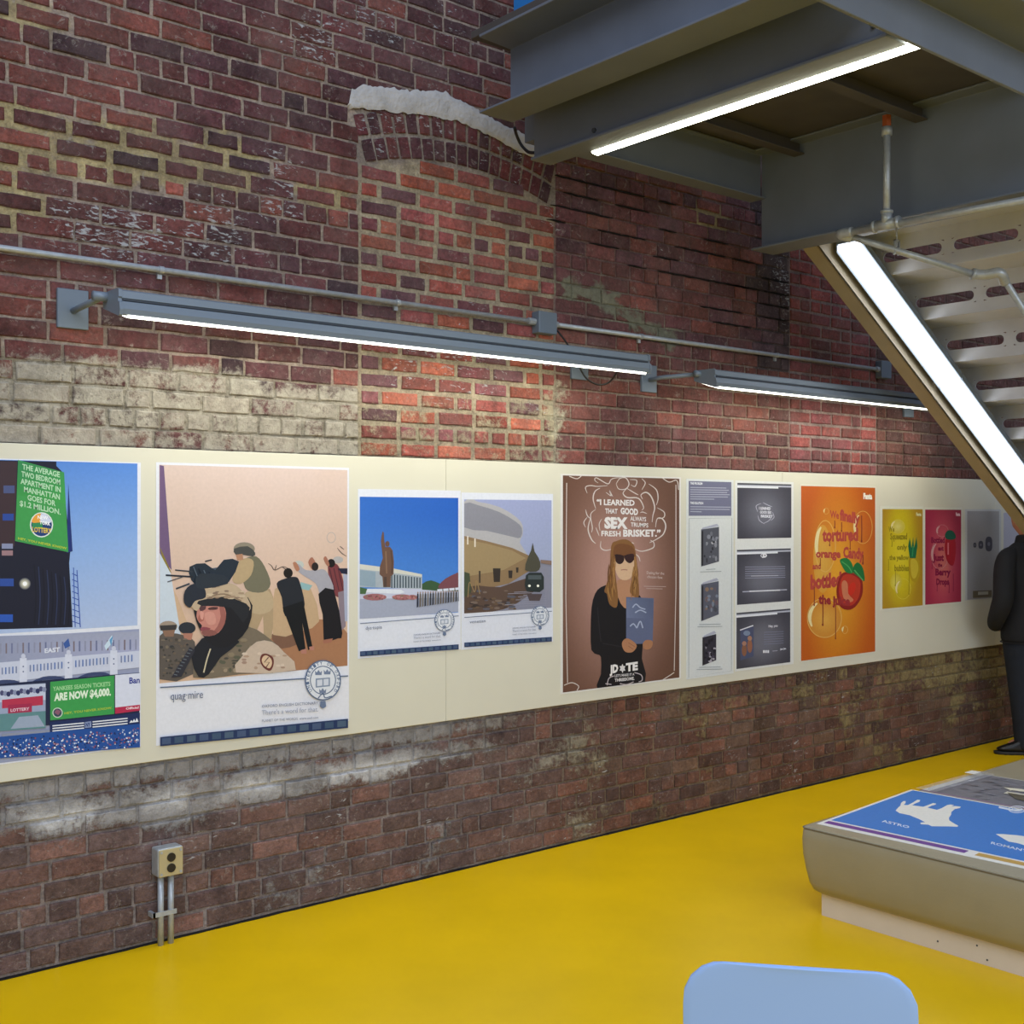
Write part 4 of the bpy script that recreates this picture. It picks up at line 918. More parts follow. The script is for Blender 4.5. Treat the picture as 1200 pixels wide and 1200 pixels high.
A.text('Fanta', (1011.5, 584.3), (1021.8, 584.8), 6.2, 'f8f4ea', bold=.07)
A.build('poster', label='tall orange print with a red fruit and dripping red lettering', cat='poster', group='fizzy drink prints')

A = Art()
sheet(A, 1031, 1082.6, 592.5, 593.8, 715.5, 711, 'dcdacb')
b = box(1034, 1081.2, 596.3, 597, 714, 709)
fizz(A, b, (224, 204, 46), (208, 188, 30), (178, 138, 36), (.45, .55))
A.glow(1052, 617, 8, 8, 'e2d47a', 'd4c040'); bubble(A, 1052, 617, 8, 8, 'dccc60', .8); A.glow(1050, 682, 7, 10, 'dcd060', 'd0bc34'); bubble(A, 1058, 690, 9, 12, 'd8c850', .8)
YT = '9a8a1c'
for t, x0, x1, yy, cap in (('We', 1041, 1048, 623, 6), ('Squeezed', 1043, 1063, 632, 7), ('only', 1051, 1063, 644, 6), ('the yellow', 1042, 1065, 656, 5.5), ('bubbles', 1048, 1065, 669, 7)): A.text(t, (x0, yy), (x1, yy), cap, YT, bold=.04)
for x, y0, y1 in ((1049, 668, 686), (1041, 655, 668), (1065, 660, 696), (1045, 632, 640)): drip(A, x, y0, y1, .7, YT)
A.poly([(1065, 654), (1070, 652), (1076, 655), (1078, 666), (1077, 676), (1072, 682), (1067, 678), (1065, 668)], 'b89a20', smooth=3); A.poly([(1067, 657), (1071, 655), (1075, 659), (1076, 668), (1072, 678), (1068, 674)], 'd0b838', smooth=3)
for p in ([(1066, 654), (1064, 640), (1066, 630), (1068, 642), (1070, 629), (1071, 642), (1074, 629), (1075, 640), (1073, 654)],): A.poly(p, '1f7048')
A.line([(1069, 652), (1070, 640)], 1.2, '3c9a60', smooth=0)
A.text('Fanta', (1073.5, 604.3), (1079.5, 604.5), 3.6, 'e8e2b0', bold=.06)
A.build('poster', label='small yellow print with a pineapple, left one of the yellow and pink pair', cat='poster', group='fizzy drink prints')
A = Art()
sheet(A, 1082.9, 1128, 593.8, 594.8, 711, 706.5, 'dcdacb')
b = box(1084.2, 1126.3, 597, 597.6, 708.8, 705)
fizz(A, b, (206, 110, 104), (190, 72, 92), (160, 44, 72), (.5, .45))
bubble(A, 1101, 650, 10, 17, 'cc8a8c', .9, 'd0a0a0'); bubble(A, 1104, 622, 7, 7, 'c88488', .7, 'd0a0a0')
RT = '8c1c44'
for t, x0, x1, yy, cap in (('Bottled', 1091, 1107, 636, 6.5), ('at', 1099, 1106, 645, 5), ('Just', 1093, 1106, 657, 7.5), ('the', 1099, 1104, 664, 4), ('Berry', 1096, 1114, 674, 7.5), ('Drops', 1097, 1112, 685, 7)): A.text(t, (x0, yy), (x1, yy), cap, RT, bold=.05)
for x, y0, y1 in ((1098, 684, 692), (1112, 682, 694), (1117, 672, 692), (1092, 657, 666)): drip(A, x, y0, y1, .7, RT)
A.poly([(1108, 632), (1113, 629), (1119, 632), (1120, 646), (1118, 660), (1115, 663), (1110, 658), (1107, 645)], 'a8202e', smooth=3); A.line([(1111, 636), (1111, 650)], 1.6, 'd4707c'); A.poly([(1107, 628), (1110, 622), (1116, 622), (1120, 628), (1118, 632), (1110, 632)], '1f5a48', smooth=3)
A.text('Fanta', (1120, 604.3), (1125, 604.5), 3.6, 'f0c8d0', bold=.06)
A.build('poster', label='small pink print with a red berry, right one of the yellow and pink pair', cat='poster', group='fizzy drink prints')

# ---- 11-12: lilac sheets by the man
A = Art()
X0, X1, Zb, Zt = sheet(A, 1131, 1173, 596, 597.5, 703.5, 700, 'c8c8c6')
b = box(1133.4, 1170.8, 598.6, 599.4, 703, 699.5); A.rect(*b[:4], lambda u, v: (160+5*u, 157+5*u, 160), 1, 1)
for cx, cy, rx, ry in ((1142.3, 638.8, 1.7, 2.8), (1149.3, 638.5, 2.7, 4.4), (1158.7, 637.5, 3.9, 8.3)):
    A.poly([(cx+rx*sx*(1 if k else .5), cy+ry*sy*(.55 if k else 1)) for sx, sy, k in ((-1, -1, 0), (1, -1, 0), (1, -1, 1), (1, 1, 1), (1, 1, 0), (-1, 1, 0), (-1, 1, 1), (-1, -1, 1))], '4e4c58', smooth=2); A.oval(cx, cy, rx*.4, ry*.3, '7c7a88')
A.poly([(1140, 692.5), (1162, 691.5), (1162, 699.5), (1140, 700.8)], '6e6450'); A.poly([(1146, 693.5), (1158, 693), (1158, 696.5), (1146, 697.2)], 'bcb8a8')
A.build('poster', label='pale grey print with three small dark lozenges, left of the man in black', cat='poster')
A = Art()
sheet(A, 1176.2, 1236, 600, 602, 702, 697, 'b8b6c4'); A.build('poster', label='pale lilac print mostly hidden by the man and the stair', cat='poster')

# ------------------------------------------------------------------ wall lamps, conduit and outlet
def wall_lamp(xa, xb, z_base, label, plates, seam=None):
    root = empty('wall_lamp', ((xa+xb)/2, 0, z_base), label=label, cat='lamp', group='long linear lamps held off the brick wall')
    inv = Vector((-(xa+xb)/2, 0, -z_base))
    def fin(mb, name, m_, smooth=False, par=None):
        o = mb.build(name, m_, par or root, smooth)
        if not par: o.location = inv
        return o
    # aluminium housing: section in (y, z)
    z = z_base
    prof = [(-.245, z+.086), (-.355, z+.086), (-.366, z+.080), (-.368, z+.056), (-.362, z+.052), (-.362, z+.047), (-.372, z+.043), (-.378, z+.018), (-.374, z+.000), (-.366, z-.004), (-.236, z+.038), (-.232, z+.044), (-.232, z+.074)]
    h = fin(MB().prism(prof, xa, xb, 'x'), 'housing', M['lamp_grey'])
    for k in range(3): pass
    g = MB().box(xa+.004, xb-.004, -.3695, -.361, z+.0475, z+.0515); fin(g, 'groove', M['lamp_groove'])
    for q in range(2):
        x = (xa, xb)[q]; s_ = (-1, 1)[q]
        mb = MB().prism([(p[0]*1.0+(-.003 if p[0] < -.3 else .003), p[1]+(.003 if p[1] > z+.05 else -.003)) for p in prof], x, x+s_*.012, 'x'); fin(mb, 'end_cap', M['lamp_grey'])
    segs = [(xa+.02, xb-.02)] if not seam else [(xa+.02, seam-.004), (seam+.004, xb-.02)]
    for a_, b_ in segs:
        fin(MB().prism([(-.371, z-.0015), (-.373, z-.006), (-.366, z-.011), (-.300, z+.008), (-.244, z+.028), (-.240, z+.036), (-.366, z-.003)], a_, b_, 'x'), 'diffuser', M['tube'])
    for pxx, px_arm in plates:
        pl = fin(MB().box(pxx-.056, pxx+.056, -.020, -.004, z+.0-.012, z+.130), 'mounting_plate', M['plate']); bevel(pl, .002, 1)
        arm = fin(MB().tube([(pxx, -.02, z+.052), (pxx+.004, -.10, z+.058), (px_arm, -.24, z+.070)], .0115, 10), 'arm', M['lamp_grey'], True)
        fin(MB().tube([(px_arm-.035, -.262, z+.071), (px_arm+.035, -.262, z+.071)], .017, 10), 'arm_clamp', M['lamp_grey'], True)
    return root
wall_lamp(1.585, 4.17, 2.305, 'nearer long linear wall lamp, left of the two on the brick wall', [(1.545, 1.56), (4.05, 4.06)])
wall_lamp(4.665, 7.25, 2.275, 'farther long linear wall lamp, passing behind the sloping stair beam', [(4.545, 4.66), (7.0, 7.1)], seam=5.915)
# real light from the lamps
def area(name, loc, rot, sx, sy, power, col, spread=PI):
    l = bpy.data.lights.new(name, 'AREA'); l.shape = 'RECTANGLE'; l.size = sx; l.size_y = sy; l.energy = power; l.color = col; l.spread = spread
    o = bpy.data.objects.new(name, l); COL.objects.link(o); o.location = loc; o.rotation_euler = rot; return o
for xa, xb, z, pw in ((1.6, 4.15, 2.305, 6.5), (4.68, 7.23, 2.275, 6.5)):
    area('wall_lamp_light', ((xa+xb)/2, -.300, z-.001), (math.radians(4), 0, 0), xb-xa-.1, .10, pw, (1, .97, .88))

zc = 2.546
root = empty('wall_conduit', (3.2, 0, zc), label='thin steel conduit running the length of the wall above the lamps', cat='conduit')
inv = (-3.2, 0, -zc)
def P_(mb, name, m_, smooth=True):
    o = mb.build(name, m_, root, smooth); o.location = inv; return o
P_(MB().tube([(-1.4, -.030, zc), (3.74, -.030, zc)], .0115, 12), 'pipe', M['galv']); P_(MB().tube([(3.86, -.030, zc), (6.62, -.030, zc)], .0115, 12), 'pipe', M['galv'])
for x in (.6, 1.872, 2.95, 4.47, 5.6):
    P_(MB().tube([(x-.009, -.030, zc), (x+.009, -.030, zc)], .0145, 12).box(x-.009, x+.009, -.018, -.006, zc-.032, zc-.008), 'strap', M['galv'], False)
for x0, x1 in ((3.70, 3.74), (3.86, 3.885), (6.60, 6.64)): P_(MB().tube([(x0, -.030, zc), (x1, -.030, zc)], .017, 8), 'coupling', M['galv'], False)
jb = P_(MB().box(3.742, 3.858, -.062, -.006, zc-.055, zc+.050), 'junction_box', M['plate'], False); bevel(jb, .005, 2)
jb = P_(MB().box(6.63, 6.74, -.055, -.006, zc-.055, zc+.055), 'junction_box', M['plate'], False); bevel(jb, .005, 2)
# lamp cable
pts = [at(652, 387, Y=-.05), at(659, 395, Y=-.08), at(666, 405, Y=-.09), at(674, 420, Y=-.09), at(681, 434, Y=-.10), at(688, 444, Y=-.11), at(700, 450.5, Y=-.12), at(712, 449, Y=-.14), at(720, 441, Y=-.18), at(727, 428, Y=-.24)]
pts = [(3.845, -.05, zc-.045)]+[tuple(p) for p in pts]
tag(MB().tube(crom(pts, 5), .0046, 8).build('power_cable', M['black'], None, True), 'black cable drooping from the junction box below the nearer lamp', 'cable')

c = at(197.5, 1009, Y=-.05); ox, oz = c.x, c.z
root = empty('wall_outlet', (ox, 0, 0), label='surface-mounted double socket on two steel conduits near the floor', cat='outlet'); inv = (-ox, 0, 0)
o = P_(MB().box(ox-.050, ox+.050, -.070, -.006, oz-.052, oz+.055), 'box', M['galv'], False); bevel(o, .008, 3)
o = P_(MB().box(ox-.047, ox+.047, -.074, -.070, oz-.050, oz+.052), 'cover_plate', M['outlet_plate'], False); bevel(o, .003, 2)
for dz in (.020, -.020):
    s = P_(MB().tube([(ox, -.073, oz+dz), (ox, -.078, oz+dz)], .0165, 20), 'socket', M['outlet_dark'], False)
for sx, sz in ((-.038, .042), (.038, -.040), (-.038, -.040), (.038, .042)): P_(MB().tube([(ox+sx, -.073, oz+sz), (ox+sx, -.0765, oz+sz)], .005, 8), 'screw', M['galv'], False)
for dx in (-.024, .016):
    P_(MB().tube([(ox+dx, -.034, .0), (ox+dx, -.034, oz-.05)], .0115, 12), 'conduit', M['galv'])
P_(MB().box(ox-.060, ox+.034, -.048, -.044, .112, .130).box(ox-.062, ox-.050, -.048, -.006, .112, .130), 'strap', M['galv'], False)

# ------------------------------------------------------------------ steel landing
land = empty('steel_landing', (4.0, -1.3, 2.96), label='grey steel beam landing overhead at the upper right', cat='landing')
LI = (-4.0, 1.3, -2.96)
def part(mb, name, m_, smooth=False, par=None, bw=.002):
    o = mb.build(name, m_, par or land, smooth)
    if par is None: o.location = LI
    if bw: bevel(o, bw, 1)
    return o
ZT = 3.60
# outer channel (flanges to the left)
part(MB().prism([(3.225, 3.275), (3.045, 3.275), (3.045, 3.285), (3.213, 3.293), (3.213, ZT-.02), (3.045, ZT-.012), (3.045, ZT), (3.225, ZT)][::1], -.48, -2.16, 'y'), 'beam', M['steel'])
# light-carrying I beam
def ibeam_y(x, y0, y1, zb, zt, hw, t=.012, w=.01):
    return MB().prism([(x-hw, zb), (x+hw, zb), (x+hw, zb+t), (x+w/2, zb+t), (x+w/2, zt-t), (x+hw, zt-t), (x+hw, zt), (x-hw, zt), (x-hw, zt-t), (x-w/2, zt-t), (x-w/2, zb+t), (x-hw, zb+t)], y0, y1, 'y')
part(MB().prism([(3.325, 3.135), (3.440, 3.135), (3.440, 3.147), (3.360, 3.147), (3.360, ZT), (3.345, ZT), (3.345, 3.147), (3.325, 3.147)], -.48, -2.20, 'y'), 'beam', M['steel'])
# wall-side trimmer
part(MB().prism([(-.40, 3.235), (-.50, 3.235), (-.50, 3.243), (-.468, 3.243), (-.468, 3.462), (-.50, 3.462), (-.50, 3.47), (-.40, 3.47)], 3.36, 4.895, 'x'), 'beam', M['steel'])
# deep beam at the stair head
part(ibeam_y(4.90, -.472, -2.20, 2.965, 3.473, .088, t=.010), 'beam', M['steel'])
# front edge beam
part(MB().prism([(-2.235, 3.118), (-2.250, 3.118), (-2.250, 3.262), (-2.46, 3.262), (-2.46, 3.275), (-2.235, 3.275)], 2.40, 6.4, 'x'), 'beam', M['steel'])
# closing web above the front beam
# deck and joists
part(MB().box(3.05, 6.4, -2.44, -.42, ZT, ZT+.03), 'deck_plate', M['steel_dark'])
part(MB().box(3.36, 4.89, -2.235, -.405, 3.474, 3.486), 'deck_plate', M['steel_dark'])
for y in (-.71, -1.38, -1.9):
    part(MB().prism([(y-.032, 3.405), (y+.032, 3.405), (y+.032, 3.412), (y+.004, 3.412), (y+.004, 3.474), (y-.004, 3.474), (y-.004, 3.412), (y-.032, 3.412)], 3.37, 4.89, 'x'), 'joist', M['steel_dark'])
for p in (at(697, 153, X=3.345), at(1024, 30, X=3.345)):
    part(MB().tube([(3.346, p.y, p.z), (3.336, p.y, p.z)], .010, 6), 'bolt', M['lamp_groove'], bw=0)
o = MB().box(3.228, 3.262, -2.2, -.485, ZT+.001, ZT+.9).build('guard_panel', M['bluepanel']); tag(o, 'bright blue guard panel standing on the outer landing beam', 'panel')
# lamp on the landing
r2 = empty('landing_lamp', (3.49, -1.5, 3.13), label='bright slim tube lamp along the underside of the landing beam', cat='lamp')
o = MB().prism([(3.442, 3.132), (3.455, 3.128), (3.475, 3.126), (3.490, 3.132), (3.490, 3.150), (3.442, 3.150)], -.735, -2.232, 'y').build('diffuser', M['tube_land'], r2); o.location = (-3.49, 1.5, -3.13)
o = MB().box(3.4405, 3.492, -2.234, -.733, 3.150, 3.166).build('housing', M['lamp_grey'], r2); o.location = (-3.49, 1.5, -3.13)
# cable loop at the landing end
pts = [at(603, 150, Y=-.40), at(606, 160, Y=-.36), at(611, 170, Y=-.36), at(619, 178, Y=-.40), at(627, 179, Y=-.46)]
tag(MB().tube(crom([tuple(p) for p in pts], 5), .007, 8).build('landing_cable', M['black'], None, True), 'short dark cable loop hanging at the wall end of the landing', 'cable')

# ------------------------------------------------------------------ staircase
SL = .6446
def zb_(X, off=0): return 2.975+off-SL*(X-5.084)
st_ = empty('steel_staircase', (7.3, -1.3, 0), label='steel staircase with slotted risers descending behind the big sloping beam', cat='staircase')
SI = (-7.3, 1.3, 0)
XB = 5.084+2.975/SL
def spart(mb, name, m_, smooth=False, bw=.0015):
    o = mb.build(name, m_, st_, smooth); o.location = SI
    if bw: bevel(o, bw, 1)
    return o
def sloped(y0, y1, off0, off1, xa, xb):
    m_ = MB()
    vs = [(xa, y0, zb_(xa, off0)), (xb, y0, zb_(xb, off0)), (xb, y1, zb_(xb, off0)), (xa, y1, zb_(xa, off0)), (xa, y0, zb_(xa, off1)), (xb, y0, zb_(xb, off1)), (xb, y1, zb_(xb, off1)), (xa, y1, zb_(xa, off1))]
    return m_.add(vs, [(0, 3, 2, 1), (4, 5, 6, 7), (0, 1, 5, 4), (1, 2, 6, 5), (2, 3, 7, 6), (3, 0, 4, 7)])
for ya, yb, yw in ((-.60, -.692, -.692), (-2.13, -2.04, -2.04)):
    m_ = sloped(min(ya, yb), max(ya, yb), 0, .012, 5.0, XB); s_ = 1 if yw < -1.3 else -1
    w = sloped(min(yw, yw-s_*.010), max(yw, yw-s_*.010), .0, .40, 5.0, XB); m_.add(w.v, w.f)
    w = sloped(min(ya, yb), max(ya, yb), .388, .40, 5.0, XB); m_.add(w.v, w.f)
    spart(m_, 'stringer', M['stringer'])
RUN = .31; RISE = .20
def riser(X, ztop, zbot, y0, y1, slots):
    """folded plate with long rounded slots cut clean through"""
    m_ = MB(); zc_ = (ztop+zbot)/2-.012; r = .026; t = .004
    # strip above and below the slots
    def solid(ya, yb, za, zb): m_.box(X-t/2, X+t/2, min(ya, yb), max(ya, yb), za, zb)
    solid(y0, y1, zbot, zc_-r-.012); solid(y0, y1, zc_+r+.012, ztop)
    y = y0; N = 7
    for (sa, sb) in slots:
        solid(y, sa+.0, zc_-r-.012, zc_+r+.012); y = sb
        # plate around one slot: outer rectangle sa..sb, inner stadium
        inner = []; outer = []
        ca, cb = sa-.012-r, sb+.012+r
        ins = [(ca-0+(r*math.cos(PI/2-PI*k/N)), zc_+r*math.sin(PI/2-PI*k/N)) for k in range(N+1)]+[(cb+r*math.cos(-PI/2-PI*k/N), zc_+r*math.sin(-PI/2-PI*k/N)) for k in range(N+1)]
        for (yy, zz) in ins:
            # push to rectangle border
            if yy > ca: k_ = max(abs(zz-zc_)/(r+.012), (yy-ca)/(sa-ca)); q = (ca+(yy-ca)/k_, zc_+(zz-zc_)/k_)
            elif yy < cb: k_ = max(abs(zz-zc_)/(r+.012), (cb-yy)/(cb-sb)); q = (cb+(yy-cb)/k_, zc_+(zz-zc_)/k_)
            else: q = (yy, zc_+math.copysign(r+.012, zz-zc_))
            outer.append(q)
        n = len(ins); vs = [(X-t/2, a_, b_) for a_, b_ in ins]+[(X-t/2, a_, b_) for a_, b_ in outer]+[(X+t/2, a_, b_) for a_, b_ in ins]+[(X+t/2, a_, b_) for a_, b_ in outer]
        fs = []
        for i in range(n):
            j = (i+1) % n; fs += [(i, j, n+j, n+i), (2*n+j, 2*n+i, 3*n+i, 3*n+j), (j, i, 2*n+i, 2*n+j)]
        m_.add(vs, fs)
        # corners of the rectangle left open by the radial push
        for (yy, zz) in ((sa, zc_+r+.012), (sa, zc_-r-.012), (sb, zc_+r+.012), (sb, zc_-r-.012)):
            pass
    solid(y, y1, zc_-r-.012, zc_+r+.012)
    return m_
X0R = 5.47; ZR0 = zb_(X0R, .145)
NS = 14
for k in range(NS):
    X = X0R+RUN*k; zb = ZR0-RISE*k
    if zb < .05: break
    m_ = riser(X, zb+RISE, zb, -.705, -2.03, [(-.80, -1.155), (-1.195, -1.55), (-1.59, -1.945)])
    spart(m_, 'riser', M['stair_steel'], bw=0)
    tr = MB().box(X, X+RUN+.02, -2.03, -.705, zb-.005, zb).box(X+RUN, X+RUN+.02, -2.03, -.705, zb-.005-.0, zb-.005-.0001)
    spart(MB().box(X-.004, X+RUN+.015, -2.03, -.705, zb-.006, zb), 'tread', M['stair_steel'])
spart(MB().box(4.99, X0R, -2.03, -.705, ZR0+RISE-.006, ZR0+RISE), 'tread', M['stair_steel'])
# strip lights under the stair, one after another
def stair_lamp(xa, xb, label):
    r_ = empty('stair_strip_lamp', ((xa+xb)/2, -.79, zb_((xa+xb)/2, .05)), label=label, cat='lamp', group='strip lamps end to end under the stair')
    iv = (-(xa+xb)/2, .79, -zb_((xa+xb)/2, .05))
    o = sloped(-.852, -.722, .068, .100, xa, xb).build('diffuser', M['tube_stair'], r_); o.location = iv; bevel(o, .008, 2)
    lp = sloped(-.721, -.716, .058, .1001, xa, xb)  # added lip, keeps the strip's light off the stringer web
    hb = sloped(-.858, -.716, .100, .138, xa, xb); hb.add(lp.v, lp.f); o = hb.build('housing', M['lamp_grey'], r_); o.location = iv
stair_lamp(5.19, 6.165, 'upper blazing white strip lamp under the stair slope')
stair_lamp(6.172, 7.40, 'lower blazing white strip lamp under the stair slope')

# ------------------------------------------------------------------ steel pipework
pp = empty('pipe_run', (4.75, -1.28, 2.945), label='grey threaded pipe hanging below the landing and turning under the stair', cat='pipe')
PI_ = (-4.75, 1.28, -2.945)
def pq(mb, name, m_=None, smooth=True):
    o = mb.build(name, m_ or M['galv'], pp, smooth); o.location = PI_; return o
XP = 4.765; zp = 2.938
pq(MB().tube([(XP, -1.281, zp), (XP, -1.281, 3.40)], .016, 14), 'pipe')
pq(MB().tube([(XP, -1.281, 3.375), (XP, -1.281, 3.43)], .021, 6), 'fitting', M['brass'], False)
pq(MB().tube([(XP, -1.281, 3.34), (XP, -1.281, 3.378)], .024, 12), 'fitting')
pq(MB().tube([(XP, -1.06, zp), (XP, -2.3, zp-.03)], .016, 14), 'pipe')
pq(MB().tube([(XP, -1.225, zp), (XP, -1.335, zp)], .024, 14).tube([(XP, -1.281, zp), (XP, -1.281, zp+.055)], .024, 14), 'tee')
for y in (-1.22, -1.34): pq(MB().tube([(XP, y-.006, zp), (XP, y+.006, zp)], .028, 14), 'tee_rim')
pq(MB().tube([(XP, -1.281, zp+.05), (XP, -1.281, zp+.062)], .028, 14), 'tee_rim')
e0 = Vector((XP, -1.045, zp)); e1 = at(1146, 323, Z=2.745)
e1 = Vector(( *(Vector(at(1146, 323, X=5.27))[:2]), at(1146, 323, X=5.27).z))
pq(MB().tube(crom([(XP, -1.10, zp), tuple(e0+Vector((0, .01, 0))), tuple(e0+(e1-e0)*.09+Vector((-.004, .012, 0)))], 6), .023, 14), 'elbow')
pq(MB().tube([tuple(e0+(e1-e0)*.05), tuple(e1)], .016, 14), 'pipe')
e2 = at(1172, 320, X=5.29); e3 = at(1204, 386, X=5.62); e4 = e2+Vector((1, -.0, -SL))*3.95; e4.y = e3.y
pq(MB().tube(crom([tuple(e1-(e1-e0)*.03), tuple(e1+(e2-e1)*.35), tuple(e2), tuple(e2+(e3-e2)*.16)], 6), .024, 14), 'elbow')
pq(MB().tube([tuple(e1-(e1-e0)*.045), tuple(e1-(e1-e0)*.02)], .028, 14), 'tee_rim')
pq(MB().tube([tuple(e2), tuple(e4)], .016, 14), 'pipe')
hc = e0+(e1-e0)*.40
pq(MB().tube([(hc.x, hc.y, hc.z+.02), (hc.x, hc.y, zb_(hc.x, .2))], .004, 8).box(hc.x-.02, hc.x-.014, hc.y-.006, hc.y+.006, hc.z-.02, hc.z+.05).box(hc.x+.014, hc.x+.02, hc.y-.006, hc.y+.006, hc.z-.02, hc.z+.05).box(hc.x-.02, hc.x+.02, hc.y-.006, hc.y+.006, hc.z+.044, hc.z+.05), 'pipe_hanger', M['galv'], False)

# ------------------------------------------------------------------ low display bench
bn = empty('display_bench', (5.4, -2.4, 0), label='low taupe vinyl display bench on a white plinth, prints lying on it', cat='bench')
BI = (-5.4, 2.4, 0)
A0 = Vector((4.004, -1.374)); A1 = Vector((4.004, -3.5)); A2 = Vector((6.9, -3.4)); A3 = Vector((6.9, -1.262))
def bq(inset, z):
    cc = (A0+A1+A2+A3)/4
    out = []
    Q = [A0, A1, A2, A3]
    for i, p in enumerate(Q):
        a_ = (Q[i-1]-p).normalized(); b_ = (Q[(i+1) % 4]-p).normalized(); out.append((p+(a_+b_)*inset, z))
    return out
def ring_round(inset, z, r, n=6):
    Q = [p for p, _ in bq(inset, z)]; out = []
    for i, p in enumerate(Q):
        a_ = (Q[i-1]-p).normalized(); b_ = (Q[(i+1) % 4]-p).normalized()
        P0_, P1_ = p+a_*r, p+b_*r
        for k in range(n+1):
            t = k/n; q = P0_*(1-t)**2+p*2*t*(1-t)+P1_*t*t; out.append((q.x, q.y, z))
    return out
def loft(rings, cap=True):
    m_ = MB(); n = len(rings[0]); vs = [v for r_ in rings for v in r_]
    fs = [(i*n+k, i*n+(k+1) % n, (i+1)*n+(k+1) % n, (i+1)*n+k) for i in range(len(rings)-1) for k in range(n)]
    if cap: fs += [tuple(range(n-1, -1, -1)), tuple((len(rings)-1)*n+k for k in range(n))]
    return m_.add(vs, fs)
body = loft([ring_round(.12, .086, .03), ring_round(.050, .090, .03), ring_round(.028, .104, .035), ring_round(.014, .135, .04), ring_round(.004, .19, .04), ring_round(-.003, .25, .035), ring_round(-.004, .31, .03), ring_round(.0, .345, .025), ring_round(.004, .3545, .022)])
o = body.build('upholstered_side', M['bench'], bn, True); o.location = BI
pipg = ring_round(.001, .3555, .022); o = MB().tube(pipg+[pipg[0]], .0032, 6, cap=False).build('seam', M['seam'], bn, True); o.location = BI
o = loft([ring_round(.004, .3545, .022), ring_round(.004, .3575, .022), ring_round(.010, .361, .022)]).build('top_panel', M['bench'], bn); o.location = BI
o = loft([ring_round(.058, 0, .004, 2), ring_round(.058, .088, .004, 2)]).build('plinth', M['plinth'], bn); o.location = BI
for px, py in ((1099, 1103), (1145, 1108), (1157, 1125)):
    p = at(px, py, X=4.062); q = MB().tube([(4.0635, p.y, p.z), (4.0605, p.y, p.z)], .0035, 8).build('screw', M['lamp_groove'], bn); q.location = BI

# sheets on the bench
ZS = .3625
A = Art(plane=('Z', ZS), lay=.00025)
def bsheet(c4, col, th=.0016):
    vs = [(x, y, ZS-.0012) for x, y in c4]+[(x, y, ZS) for x, y in c4]; c_ = lin(hx(col))
    A.raw(vs, [(4, 5, 6, 7), (3, 2, 1, 0), (0, 1, 5, 4), (1, 2, 6, 5), (2, 3, 7, 6), (3, 0, 4, 7)], [c_]*8)
FL, FR, BLc, BR = Vector((4.075, -1.398)), Vector((4.150, -2.70)), Vector((4.915, -1.312)), Vector((4.995, -2.62))
bsheet([tuple(v) for v in (FL, FR, BR, BLc)], 'f0eee8')
def uv(u, v): return FL+(FR-FL)*u+(BLc-FL)*v   # u along the front edge, v away
def bpoly(us, col):
    A.n += 1; vs = [(*uv(*q), ZS+A.lay*(2+A.n*.1)) for q in us]; A.raw(vs, [tuple(range(len(vs)))], [lin(hx(col))]*len(vs))
bpoly([(.012, .105), (1, .105), (1, .985), (.012, .985)], '2f7cd0')
bpoly([(.012, .035), (.470, .035), (.470, .085), (.012, .085)], '6e3a96'); bpoly([(.500, .035), (.985, .035), (.985, .085), (.500, .085)], 'c9a04c')
COW = [(1049.5, 950), (1053, 946), (1055, 944.5), (1056, 941), (1058.5, 939), (1061.5, 938.8), (1061, 941.5), (1059, 943.4), (1064, 943.6), (1070, 940.5), (1075, 937.3), (1078.5, 937.6), (1077.5, 939.6), (1072, 942), (1069, 943.8),
       (1082, 945.6), (1088, 943.4), (1093.5, 941.2), (1097, 941.8), (1096.5, 943), (1092, 944.2), (1087, 946.6), (1098, 949.2), (1104, 947), (1110, 943.5), (1114, 942.9), (1118, 943.7), (1115, 945), (1120, 944.8), (1126, 945.4), (1125, 947), (1119, 948.2), (1115, 951.5), (1114.5, 955), (1112, 958.5), (1112.5, 961.5), (1117, 964.5), (1123, 967.8), (1122, 969), (1112, 968.6), (1092, 968.4), (1088, 966.6), (1079, 966), (1078.5, 964.2), (1084, 963.6), (1077, 960), (1066, 955.5), (1054, 953)]
A.poly(COW, 'f2efe6')
dx, dy_ = 119, 11.5
A.poly([(1167, 977.5), (1176, 977.6), (1192, 979), (1230, 984), (1232, 1000), (1204, 992), (1194, 988.6), (1188, 987.4), (1182, 986.4), (1176, 983)], 'f2efe6')
A.text('ASTRO', (1033, 963.2), (1065, 970.8), 2.6, 'dfe6f4', bold=.02, up=(.4, -1)); A.text('ROMANY', (1161, 989), (1204, 999), 2.6, 'dfe6f4', bold=.02, up=(.4, -1))
A.line([(1170.5, 946), (1180, 948), (1188, 949.5), (1198, 949)], 2, 'e6ecf6'); A.ring(1192, 948.6, 10, 3.8, .9, 'e6ecf6'); A.ring(1192, 948.6, 6, 2.2, .6, 'e6ecf6')
A.build('poster', label='blue print with white cow silhouettes lying on the taupe bench', cat='poster', group='prints lying on the bench')

